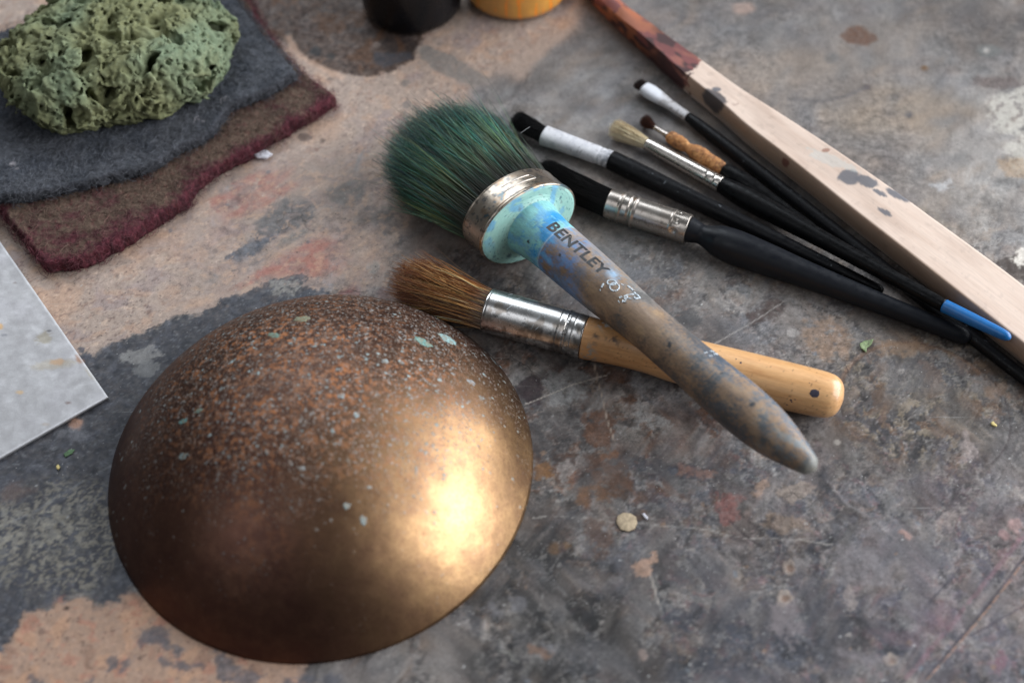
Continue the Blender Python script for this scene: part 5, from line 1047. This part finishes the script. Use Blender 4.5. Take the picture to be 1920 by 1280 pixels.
# ------------------------------------------------------------------ aluminium sheet, lower left
cx0 = at(203, 744, .0016); ea = at(0, 452, .0016)-cx0; eb = at(0, 858, .0016)-cx0
ea /= np.linalg.norm(ea); eb /= np.linalg.norm(eb)
sheet = thing('metal_sheet', 'pale grey metal sheet with brown stains and a sharp corner at the left edge', 'metal sheet', (cx0[0], cx0[1], 0))
def slab(c0, e1, e2, l1, l2, z0, z1, bev, n1, n2):
    U = np.concatenate([[0, bev*.3, bev], np.linspace(bev*1.5, l1, n1)]); V = np.concatenate([[0, bev*.3, bev], np.linspace(bev*1.5, l2, n2)])
    UU, VV = np.meshgrid(U, V); P = c0[None, None, :2]+UU[..., None]*e1[:2]+VV[..., None]*e2[:2]
    m = np.minimum(UU, VV); z = z1-bev*(1-np.sqrt(np.clip(1-(1-np.clip(m/bev, 0, 1))**2, 0, 1)))
    z = z+fbm2(P[..., 0], P[..., 1], 12, 2, 5)*.00008
    top = np.concatenate([P, z[..., None]], -1).reshape(-1, 3); h, w = UU.shape; i = (np.arange(h-1)[:, None]*w+np.arange(w-1)[None]).ravel()
    f = np.stack([i, i+1, i+w+1, i+w], -1)
    per = np.concatenate([np.arange(w), np.arange(1, h)*w+w-1, (h-1)*w+np.arange(w-2, -1, -1), np.arange(h-2, 0, -1)*w])
    bot = top[per].copy(); bot[:, 2] = z0; nb_ = len(top); k = np.arange(len(per)); k2 = (k+1) % len(per)
    side_ = np.stack([per[k], nb_+k, nb_+k2, per[k2]], -1)
    return np.concatenate([top, bot]), [f, side_, (nb_+k)[::-1][None]]
v_, f_ = slab(cx0, ea, eb, .20, .14, .0002, .0016, .0003, 260, 200)
x_, y_ = v_[:, 0], v_[:, 1]
c = np.empty((len(v_), 3)); c[:] = lin((158, 156, 157)); a1 = fbm2(x_, y_, 30, 4, 3); a2 = fbm2(x_, y_, 200, 4, 4); a3 = fbm2(x_, y_, 700, 3, 6)
c = mixc(c, lin((166, 163, 166)), sst(-.2, .4, a1)*.6); c = mixc(c, lin((188, 187, 189)), sst(.1, .5, a2)*.2); c = mixc(c, lin((150, 148, 150)), sst(.40, .6, a2)*.2)
def stain(px, py, rx, ry, col, am, rot=0., j=.5):
    global c
    q_ = at(px, py, .0016); sc_ = .00024; X = x_-q_[0]; Y = (y_-q_[1]); xr = X*math.cos(rot)+Y*math.sin(rot); yr = -X*math.sin(rot)+Y*math.cos(rot)
    c = mixc(c, lin(col), (1-sst(.6, 1.15, np.hypot(xr/(rx*sc_), yr/(ry*sc_))+(a3*.5+a2*.4)*j))*am)
stain(80, 633, 17, 15, (136, 128, 112), .8, 0, .8); stain(100, 683, 42, 12, (158, 150, 138), .75, .15, .6); stain(108, 678, 14, 8, (178, 144, 110), .7); stain(0, 612, 7, 8, (186, 146, 90), .8)
stain(37, 735, 7, 5, (192, 160, 118), .7); stain(150, 672, 14, 7, (150, 108, 78), .8, -.9); stain(128, 755, 5, 3, (110, 90, 84), .9); stain(92, 620, 4, 3, (90, 88, 92), .9); stain(8, 628, 6, 3, (120, 120, 126), .8)
stain(86, 795, 8, 4, (150, 138, 128), .6); stain(170, 700, 22, 5, (150, 140, 122), .6, -.95); stain(28, 530, 4, 3, (120, 110, 106), .7)
bevm = 1-sst(.0002, .0010, np.minimum((v_[:, :2]-cx0[:2])@ (ea[:2]-eb[:2]*(ea[:2]@eb[:2])), (v_[:, :2]-cx0[:2])@(eb[:2]-ea[:2]*(ea[:2]@eb[:2])))); c = mixc(c, lin((212, 212, 214)), bevm*.6)
M_alu = material('scuffed_aluminium', attr=True, rough=.5, metal=.35, var=[(1200, .06), (4000, .08)], rvar=(200, .12), bump=[(900, .12, .0002), (3500, .2, .0001)])
part('sheet', v_, f_, M_alu, sheet, col=c)

# ------------------------------------------------------------------ abrasive pads
def coons(bl, br, tr, tl, bot, rgt, nu, nv):
    """bottom edge and right edge as polylines (points run bl->br, br->tr)"""
    def rs(p, n):
        p = np.array(p, float); L_ = np.concatenate([[0], np.cumsum(np.hypot(*np.diff(p, axis=0).T))]); t_ = np.linspace(0, L_[-1], n); return np.stack([np.interp(t_, L_, p[:, 0]), np.interp(t_, L_, p[:, 1])], -1)
    B_ = rs(bot, nu); R_ = rs(rgt, nv); Tt = rs([tl, tr], nu)+0*B_; Lf_ = rs([bl, tl], nv); u_ = np.linspace(0, 1, nu)[None, :, None]; v__ = np.linspace(0, 1, nv)[:, None, None]
    return (1-v__)*B_[None]+v__*Tt[None]+(1-u_)*Lf_[:, None]+u_*R_[:, None]-((1-u_)*(1-v__)*B_[0]+u_*(1-v__)*B_[-1]+(1-u_)*v__*Tt[0]+u_*v__*Tt[-1])
def pad(name, label, grid_xy, zb, zt, colfn, mat, fmat, nf, seed, fr=.00009, bulge=.0006):
    h, w = grid_xy.shape[:2]; x, y = grid_xy[..., 0], grid_xy[..., 1]
    u_ = np.linspace(0, 1, w)[None]; v__ = np.linspace(0, 1, h)[:, None]; mu = np.minimum(u_, 1-u_)*w*.00135; mv = np.minimum(v__, 1-v__)*h*.00135; m = np.minimum(mu, mv)
    rd = np.sqrt(np.clip(1-(1-np.clip(m/.0025, 0, 1))**2, 0, 1)); zt_ = zt(x, y) if callable(zt) else zt; zb_ = zb(x, y) if callable(zb) else zb+0*x
    z = zb_+(zt_-zb_)*(.78+.22*rd)+(fbm2(x, y, 60, 3, seed)*.0006+fbm2(x, y, 500, 3, seed+1)*.0004)*(m > 0)
    x2 = x+fbm2(x, y, 400, 3, seed+2)*.0006*(m < .002); y2 = y+fbm2(x, y, 400, 3, seed+3)*.0006*(m < .002)
    top = np.stack([x2, y2, z], -1).reshape(-1, 3); i = (np.arange(h-1)[:, None]*w+np.arange(w-1)[None]).ravel(); f = np.stack([i, i+1, i+w+1, i+w], -1)
    per = np.concatenate([np.arange(w), np.arange(1, h)*w+w-1, (h-1)*w+np.arange(w-2, -1, -1), np.arange(h-2, 0, -1)*w])
    rings = [top]; faces = [f]; prev = per; nb_ = len(top); k = np.arange(len(per)); k2 = (k+1) % len(per)
    cen_ = top[per].mean(0); zbp = zb_.reshape(-1)[per]
    nrm_ = top[per][:, :2]-np.roll(top[per][:, :2], 1, 0); nrm_ = np.stack([nrm_[:, 1], -nrm_[:, 0]], -1); nrm_ /= np.linalg.norm(nrm_, axis=1)[:, None]+1e-9
    for fr_ in (.75, .5, .25, 0.):
        r_ = top[per].copy(); r_[:, 2] = zbp+(top[per][:, 2]-zbp)*fr_; r_[:, :2] += nrm_*(bulge*math.sin(math.pi*min(1, fr_+.15))+(.0010*pn2(r_[:, 0]*120+fr_*3, r_[:, 1]*120, 3)+.0004*pn2(r_[:, 0]*500+fr_*40, r_[:, 1]*500+fr_*23, 3))[:, None])
        rings.append(r_); faces.append(np.stack([prev[k], nb_+k, nb_+k2, prev[k2]], -1)); prev = nb_+k; nb_ += len(k)
    faces.append(prev[::-1][None]); vv = np.concatenate(rings); root = thing(name, label, 'scouring pad', (cen_[0], cen_[1], float(zbp.min())))
    sidef = np.concatenate([np.zeros(len(top)), np.ones(len(vv)-len(top))]); edge_ = np.concatenate([np.exp(-m/.0042).ravel()*np.ones(1), np.ones(len(vv)-len(top))]) if m.size == len(top) else sidef
    cc = colfn(vv, edge_, sidef); body = part('pad_body', vv, faces, mat, root, col=cc)
    # loose fibres over the top and the sides
    q4 = np.concatenate([f_ for f_ in faces[:-1]]); a_, b_, d_ = vv[q4[:, 0]], vv[q4[:, 1]], vv[q4[:, 3]]; cr = np.cross(b_-a_, d_-a_); ar = np.linalg.norm(cr, axis=1); nn_ = cr/(ar[:, None]+1e-12)
    vis = (proj_ok(a_)) ; ar = ar*vis*np.where(np.arange(len(q4)) >= len(f), 1.6, 1.)
    pk = rng.choice(len(q4), nf, p=ar/ar.sum()); s1, s2_ = rng.random(nf)[:, None], rng.random(nf)[:, None]; base_ = a_[pk]+(b_[pk]-a_[pk])*s1+(d_[pk]-a_[pk])*s2_; nn_ = nn_[pk]
    nn_ = np.where((nn_[:, 2:3] < -.2), -nn_, nn_)
    rv = rng.normal(size=(nf, 3)); t1 = rv-(rv*nn_).sum(1)[:, None]*nn_; t1 /= np.linalg.norm(t1, axis=1)[:, None]; t2 = np.cross(nn_, t1); K = 6; tq = np.linspace(-1, 1, K)[None, :, None]
    ln_ = rng.uniform(.0016, .0042, nf)[:, None, None]; cv = rng.normal(size=(nf, 1, 1))*.55; ph = rng.uniform(0, 6.28, (nf, 1, 1))
    P_ = base_[:, None]+t1[:, None]*ln_*tq+t2[:, None]*ln_*(cv*tq**2+.16*np.sin(tq*5+ph))+nn_[:, None]*(.0001+.0008*np.cos(tq*1.6+ph*.2)*rng.uniform(.1, 1.5, (nf, 1, 1))*(1+1.9*(np.abs(nn_[:, 2:3, None]) < .75)))
    P_[..., 2] = np.maximum(P_[..., 2], .0002); R_ = np.full((nf, K), fr)*rng.uniform(.7, 1.2, (nf, 1))
    fi = q4[pk, 0]; C_ = np.repeat((cc[fi]*rng.uniform(.55, 1.9, nf)[:, None])[:, None], K, 1)
    vv2, ff2, cc2 = strands(P_, R_, C_); part('fibres', vv2, ff2, fmat, root, col=cc2, kind='stuff'); return root
def proj_ok(p):
    v_ = p-CAM; z_ = v_@FWD; X = 960+(v_@RGT)/z_*LENS/36*1920; Y = 640-(v_@UPV)/z_*LENS/36*1920
    return ((X > -40) & (X < 1960) & (Y > -40) & (Y < 1320)).astype(float)+.03
def g2(lst, z): return [at(x, y, z)[:2] for x, y in lst]
Z1 = .0070; Z2 = .0125
M_felt = material('pad_felt', attr=True, rough=.9, spec=.1, bump=[(900, .7, .0006), (300, .4, .0006)], var=[(700, .3), (2200, .25)])
M_fibre = material('pad_fibre', attr=True, rough=.7, spec=.25)
def crimson(v, e, sd):
    n_ = fbm2(v[:, 0], v[:, 1], 70, 4, 91); n2_ = fbm2(v[:, 0], v[:, 1], 400, 3, 92)
    cc = np.empty((len(v), 3)); cc[:] = lin((96, 80, 70)); cc = mixc(cc, lin((76, 64, 58)), sst(-.2, .4, n_)*.7); cc = mixc(cc, lin((112, 70, 66)), sst(.1, .5, n2_)*.4)
    n3_ = fbm2(v[:, 0], v[:, 1], 900, 3, 93); cr_ = np.empty((len(v), 3)); cr_[:] = lin((90, 44, 54)); cr_ = mixc(cr_, lin((58, 34, 40)), sst(-.1, .4, n2_+n3_*.5+.25*sd)*.8); cr_ = mixc(cr_, lin((128, 66, 74)), sst(.2, .5, n3_)*.5)
    low = sst(.010, -.035, v[:, 1]-at(120, 440)[1]-.02)*.35
    m_ = sst(-.02, .80, e*.80+n_*.7+n2_*.5+low)*.92; return cc*(1-m_[:, None])+cr_*m_[:, None]
bl1 = (84, 492); g_ = coons(*g2([bl1, (629, 178), (420, -90), (-160, 190)], Z1),
    g2([bl1, (112, 490), (150, 484), (220, 452), (290, 408), (345, 372), (372, 338), (395, 318), (415, 306), (460, 284), (530, 240), (580, 212), (629, 180)], Z1), g2([(629, 178), (560, 128), (490, 40), (420, -90)], Z1), 270, 170)
g_ = g_[:, ::1]
pad('maroon_scouring_pad', 'brown and maroon fibre scouring pad lying flat under the grey pad', g_, .0003, Z1, crimson, M_felt, M_fibre, 7000, 5)
def slate(v, e, sd):
    n_ = fbm2(v[:, 0], v[:, 1], 50, 4, 95); n2_ = fbm2(v[:, 0], v[:, 1], 400, 3, 96)
    cc = np.empty((len(v), 3)); cc[:] = lin((84, 86, 92)); cc = mixc(cc, lin((68, 72, 80)), sst(-.2, .4, n_)*.7); cc = mixc(cc, lin((100, 102, 106)), sst(.1, .5, n2_)*.5)
    for px, py, r_ in [(25, 308, .0022), (422, 188, .0011), (370, 223, .0013), (382, 226, .0009), (32, 316, .001)]:
        q_ = at(px, py, Z2); cc = mixc(cc, lin((160, 156, 160)), (1-sst(.5, 1.2, np.hypot(v[:, 0]-q_[0], (v[:, 1]-q_[1])*1.6)/r_+n2_))*.9)
    return mixc(cc, lin((58, 58, 62)), sst(.4, .9, e+n_*.2)*.6)
bl2 = (-60, 372); g_ = coons(*g2([bl2, (556, 134), (400, -70), (-190, 120)], Z2),
    g2([bl2, (0, 366), (50, 364), (110, 352), (170, 338), (230, 322), (262, 316), (300, 300), (330, 276), (365, 262), (398, 240), (430, 196), (470, 182), (520, 158), (556, 136)], Z2), g2([(556, 134), (500, 74), (455, 14), (400, -70)], Z2), 270, 165)
pad('grey_scouring_pad', 'dark grey fibre scouring pad with a green sponge standing on it', g_, Z1+.0004, Z2, slate, M_felt, M_fibre, 7000, 15)

# ------------------------------------------------------------------ natural sponge (surface nets on a porous field)
def surface_nets(F, org, h):
    ins = F < 0; nx_, ny_, nz_ = F.shape
    acc = np.zeros((nx_-1, ny_-1, nz_-1, 3), np.float32); cnt = np.zeros((nx_-1, ny_-1, nz_-1), np.float32)
    cs = [(a, b, c_) for a in (0, 1) for b in (0, 1) for c_ in (0, 1)]
    sl = lambda o, n: slice(o, n-1+o)
    for ax in range(3):
        for o1 in (0, 1):
            for o2 in (0, 1):
                a = [0, 0, 0]; oth = [k for k in range(3) if k != ax]; a[oth[0]] = o1; a[oth[1]] = o2; b = a[:]; b[ax] = 1
                A_ = F[sl(a[0], nx_), sl(a[1], ny_), sl(a[2], nz_)]; B_ = F[sl(b[0], nx_), sl(b[1], ny_), sl(b[2], nz_)]; m = (A_ < 0) != (B_ < 0)
                t_ = np.where(m, A_/(A_-B_+1e-12), 0); p = np.zeros(A_.shape+(3,), np.float32)
                for k in range(3): p[..., k] = a[k]+(t_ if k == ax else 0)
                acc += p*m[..., None]; cnt += m
    act = cnt > 0; idx = np.full(cnt.shape, -1, np.int64); ijk = np.argwhere(act); idx[act] = np.arange(len(ijk)); V_ = (acc[act]/cnt[act][:, None]+ijk)*h+org; quads = []
    for ax in range(3):
        o1, o2 = [(1, 2), (2, 0), (0, 1)][ax]; n_ = [nx_-1, ny_-1, nz_-1]; r = [slice(1, n_[0]), slice(1, n_[1]), slice(1, n_[2])]; r[ax] = slice(0, n_[ax])
        A_ = ins[tuple(r)]; r2 = list(r); r2[ax] = slice(1, n_[ax]+1); B_ = ins[tuple(r2)]
        def sh(d1, d2):
            q_ = list(r); q_[o1] = slice(1-d1, n_[o1]-d1); q_[o2] = slice(1-d2, n_[o2]-d2); return idx[tuple(q_)]
        for m, rev in ((A_ & ~B_, False), (~A_ & B_, True)):
            q4 = np.stack([sh(1, 1)[m], sh(0, 1)[m], sh(0, 0)[m], sh(1, 0)[m]], -1); quads.append(q4[:, ::-1] if rev else q4)
    return V_, np.concatenate(quads)
sc0 = at(218, 96, Z2+.016); hs = .00070
sp_rot = .30; half = np.array([.0520, .0385, .0215])
lo = np.array([-.066, -.052, -.016]); hi = np.array([.066, .052, .028]); dims = ((hi-lo)/hs).astype(int)
G = np.stack(np.meshgrid(*[lo[k]+np.arange(dims[k])*hs for k in range(3)], indexing='ij'), -1).astype(np.float32)
Gr = np.stack([G[..., 0]*math.cos(sp_rot)+G[..., 1]*math.sin(sp_rot), -G[..., 0]*math.sin(sp_rot)+G[..., 1]*math.cos(sp_rot), G[..., 2]], -1)
lob = pn3(Gr*28, 1)*.20+pn3(Gr*60, 2)*.12
rho = ((np.abs(Gr[..., 0])/half[0])**2.3+(np.abs(Gr[..., 1])/half[1])**2.3+(np.abs(Gr[..., 2])/half[2])**2.3)**(1/2.3)
# a bite out of the lower right flank, as in the photo
bite = np.array(at(395, 250, Z2)[:3]-sc0, np.float32); db = np.linalg.norm((G-bite)/np.array([.030, .022, .05], np.float32), axis=-1)
sdf = (rho-1+lob*.8)*.032+np.maximum(0, .8-db)*.02
near_ = np.abs(sdf) < .014; Q = G[near_]
wq = Q+np.stack([pn3(Q*90, 11), pn3(Q*90, 12), pn3(Q*90, 13)], -1)*.0035
n_a, n_b, n_c, n_d = pn3(wq*215, 21), pn3(wq*215, 22), pn3(wq*380, 23), pn3(wq*100, 24)
tun = .10-np.sqrt(n_a**2+n_b**2)+.06*n_d; pit = np.maximum(0, n_c-.12)
big = np.maximum(0, pn3(wq*105, 26)-.12+.2*n_c)
S_ = sdf[near_]+np.clip(tun, -.05, .2)*.034+pit*.0075+big*.036-np.maximum(0, -n_a)*.0022+np.maximum(0, n_b)*.0016+pn3(wq*620, 25)*.0007
F_ = sdf.copy(); F_[near_] = S_; F_[G[..., 2] < lo[2]+2*hs] = .01
for sl_ in ((0,), (-1,)): F_[sl_[0]] = .01; F_[:, sl_[0]] = .01; F_[:, :, sl_[0]] = .01
sv, sf = surface_nets(F_, lo, hs); depth_ = sst(-.003, .0045, np.abs(np.zeros(len(sv))))
sp = thing('green_sponge', 'olive green natural sponge full of ragged holes resting on the grey pad', 'sponge', (sc0[0], sc0[1], Z2))
pr = sv.astype(np.float32); cn = fbm3(pr, 22, 3, 31); cn2 = fbm3(pr, 150, 4, 32); cn3 = fbm3(pr, 600, 3, 33)
c = np.empty((len(sv), 3)); c[:] = lin((116, 118, 86)); c = mixc(c, lin((112, 128, 106)), sst(-.05, .6, cn+.32*sst(-.01, .03, pr[:, 1]-pr[:, 0]*.4))*.8); c = mixc(c, lin((132, 136, 106)), sst(.1, .5, cn2)*.4); c = mixc(c, lin((94, 98, 70)), sst(.0, .4, -cn2)*.35); c = mixc(c, lin((146, 154, 126)), sst(.3, .5, cn3)*.5)
M_sponge = material('sponge_skin', attr=True, rough=.9, spec=.15, bump=[(2500, .4, .0003)], var=[(1500, .12)])
zmin = sv[:, 2].min(); sponge = part('sponge_body', sv+np.array([sc0[0], sc0[1], Z2-zmin-.0008]), sf, M_sponge, sp, col=c)

# ------------------------------------------------------------------ jars at the far edge
def jar(name, label, px0, px1, pyb, H, bodyknots, mat, extra=None):
    """stands where its foot touches the table: px0..px1 wide, front foot at pyb"""
    a_, b_ = at(px0, pyb-16), at(px1, pyb-16); R_ = seg_len(a_, b_)/2; f_ = at((px0+px1)/2, pyb); c0 = np.array([f_[0], f_[1]+R_, .0003])
    root = thing(name, label, 'jar', c0); return root, c0, R_
M_glassblack = material('black_glazed_jar', (.004, .004, .005), rough=.25, coat=.15, var=(60, .4), rvar=(90, .15), bump=[(120, .3, .001)], spec=.25)
root, c0, Rj = jar('black_jar', 'round black jar standing on the dark brown spill', 674, 864, 73, .09, None, None)
kn = [(0, Rj*.86), (.0012, Rj*.93), (.004, Rj*.985), (.010, Rj), (.030, Rj*1.0), (.055, Rj*.99), (.062, Rj*.94), (.066, Rj*.84), (.070, Rj*.80)]
v_, f_, g_ = lathe(c0, c0+np.array([0, 0, .07]), kn, steps=120, n=96, up=(0, 1, 0)); part('jar_body', v_, f_, M_glassblack, root, gc=g_)
v_, f_, g_ = lathe(c0+np.array([0, 0, .0685]), c0+np.array([0, 0, .085]), [(0, Rj*.88), (.0005, Rj*.9), (.013, Rj*.9), (.0145, Rj*.87), (.015, Rj*.6)], steps=60, n=96, up=(0, 1, 0)); part('lid', v_, f_, M_blackpaint, root, gc=g_)
root, c0, Rj = jar('amber_jar', 'glass jar of amber paint with bright orange streaks beside the black jar', 868, 1067, 48, .09, None, None)
kn = [(0, Rj*.80), (.001, Rj*.90), (.003, Rj*.97), (.006, Rj), (.05, Rj), (.058, Rj*.96), (.064, Rj*.86), (.068, Rj*.82)]
v_, f_, g_ = lathe(c0, c0+np.array([0, 0, .068]), kn, steps=200, n=256, up=(0, 1, 0)); aa = np.arctan2(g_[:, 2], g_[:, 1]); zz_ = g_[:, 0]
st_ = np.stack([np.cos(aa)*6, np.sin(aa)*6, zz_*40], -1); n_ = fbm3(st_, 1, 4, 41); n2_ = fbm3(st_*[1, 1, .5], 2.2, 3, 44); c = np.empty((len(v_), 3)); c[:] = lin((196, 138, 62)); c = mixc(c, lin((206, 146, 62)), sst(-.2, .3, n_)*.7)
c = mixc(c, lin((236, 136, 26)), sst(.14, .22, n2_)*.95); c = mixc(c, lin((120, 84, 44)), (1-sst(.0015, .0045, zz_))*.85); c = mixc(c, lin((92, 74, 50)), (1-sst(.0003, .0012, zz_))*.8)
M_amber = material('amber_paint_in_glass', attr=True, rough=.3, coat=.8, coords='gc', var=(120, .12)); part('jar_body', v_, f_, M_amber, root, col=c, gc=g_)
v_, f_, g_ = lathe(c0+np.array([0, 0, .0665]), c0+np.array([0, 0, .082]), [(0, Rj*.88), (.0005, Rj*.9), (.013, Rj*.9), (.0145, Rj*.87), (.015, Rj*.6)], steps=60, n=96, up=(0, 1, 0)); part('lid', v_, f_, M_steel, root, gc=g_)

# ------------------------------------------------------------------ small loose bits
def chip(name, label, cat, pts, z, th_, mat, curl=.0, seed=0):
    P_ = np.array([at(x, y, z+th_)[:2] for x, y in pts]); cen_ = P_.mean(0); n_ = len(P_)*6; t_ = np.linspace(0, len(P_), n_, endpoint=False); i0 = t_.astype(int) % len(P_); fr_ = (t_ % 1)[:, None]
    E_ = P_[i0]*(1-fr_)+P_[(i0+1) % len(P_)]*fr_; E_ = E_+rng.normal(size=E_.shape)*.00004; rings = []; 
    def zf(r_): return z+curl*np.abs(((cen_+(E_-cen_)*r_)-cen_)[:, 0]/(np.ptp(P_[:, 0])/2+1e-9))**2+.00008*pn2(E_[:, 0]*900*r_, E_[:, 1]*900*r_, seed)
    for r_, dz in ((0.02, th_), (.5, th_), (.93, th_), (1, th_*.6), (.97, 0), (.02, 0)): xy = cen_+(E_-cen_)*r_; rings.append(np.column_stack([xy, np.maximum(zf(r_)+dz, .0002)]))
    vv = np.concatenate(rings); k = np.arange(n_); k2 = (k+1) % n_; fs = [np.stack([r_*n_+k, (r_+1)*n_+k, (r_+1)*n_+k2, r_*n_+k2], -1) for r_ in range(5)]+[k[None], (5*n_+k)[::-1][None]]
    o = part(name, vv, fs, mat, None, loc=(cen_[0], cen_[1], z)); tag(o, label, cat); return o
M_chipw = material('white_plaster_chip', (.62, .61, .66), rough=.6, var=(900, .15)); M_leaf = material('dried_green_paint', (.19, .25, .12), rough=.6, var=(1200, .5), bump=[(900, .5, .0003)])
M_woodchip = material('pale_wood_disc', (.42, .33, .22), rough=.8, var=[(1200, .25), (400, .2)], bump=[(1500, .5, .0003)]); M_yell = material('yellow_crumb', (.62, .50, .20), rough=.6, var=(900, .2)); M_teal = material('flat_green_paint', (.08, .15, .07), rough=.7, var=(1200, .4))
chip('plaster_chip', 'small white pointed chip beside the maroon pad edge', 'chip', [(471, 287), (482, 280), (500, 281), (511, 289), (500, 296), (482, 295)], .0004, .0012, M_chipw, .0004)
chip('green_flake', 'curled green flake beyond the end of the varnished handle', 'flake', [(1611, 645), (1622, 637), (1637, 638), (1634, 646), (1626, 651), (1624, 660), (1613, 653)], .0004, .0006, M_leaf, .0012, 3)
chip('wood_disc', 'round cream disc on the dark table below the handle tip', 'disc', [(1155, 977), (1158, 966), (1168, 960), (1182, 961), (1193, 968), (1195, 980), (1190, 991), (1178, 996), (1163, 992)], -.0001, .0005, M_woodchip, 0, 4)
chip('yellow_crumb', 'tiny yellow crumb on dark paint near the metal sheet', 'crumb', [(105, 872), (109, 870), (112, 874), (110, 879), (106, 878)], .0001, .0007, M_yell)
chip('green_paint_fleck', 'small flat green paint fleck between sheet and bowl', 'fleck', [(119, 850), (130, 842), (141, 842), (135, 850), (122, 857)], -.0001, .0004, M_teal, 0, 7)
chip('white_grain', 'tiny white grain right beside the cream disc', 'grain', [(1204, 962), (1208, 961), (1215, 969), (1214, 973), (1209, 970)], .0001, .0008, M_chipw)
chip('straw_crumb', 'tiny pale straw crumb at the far right of the table', 'crumb', [(1858, 791), (1862, 789), (1870, 797), (1868, 799), (1860, 796)], .0001, .0008, M_yell)
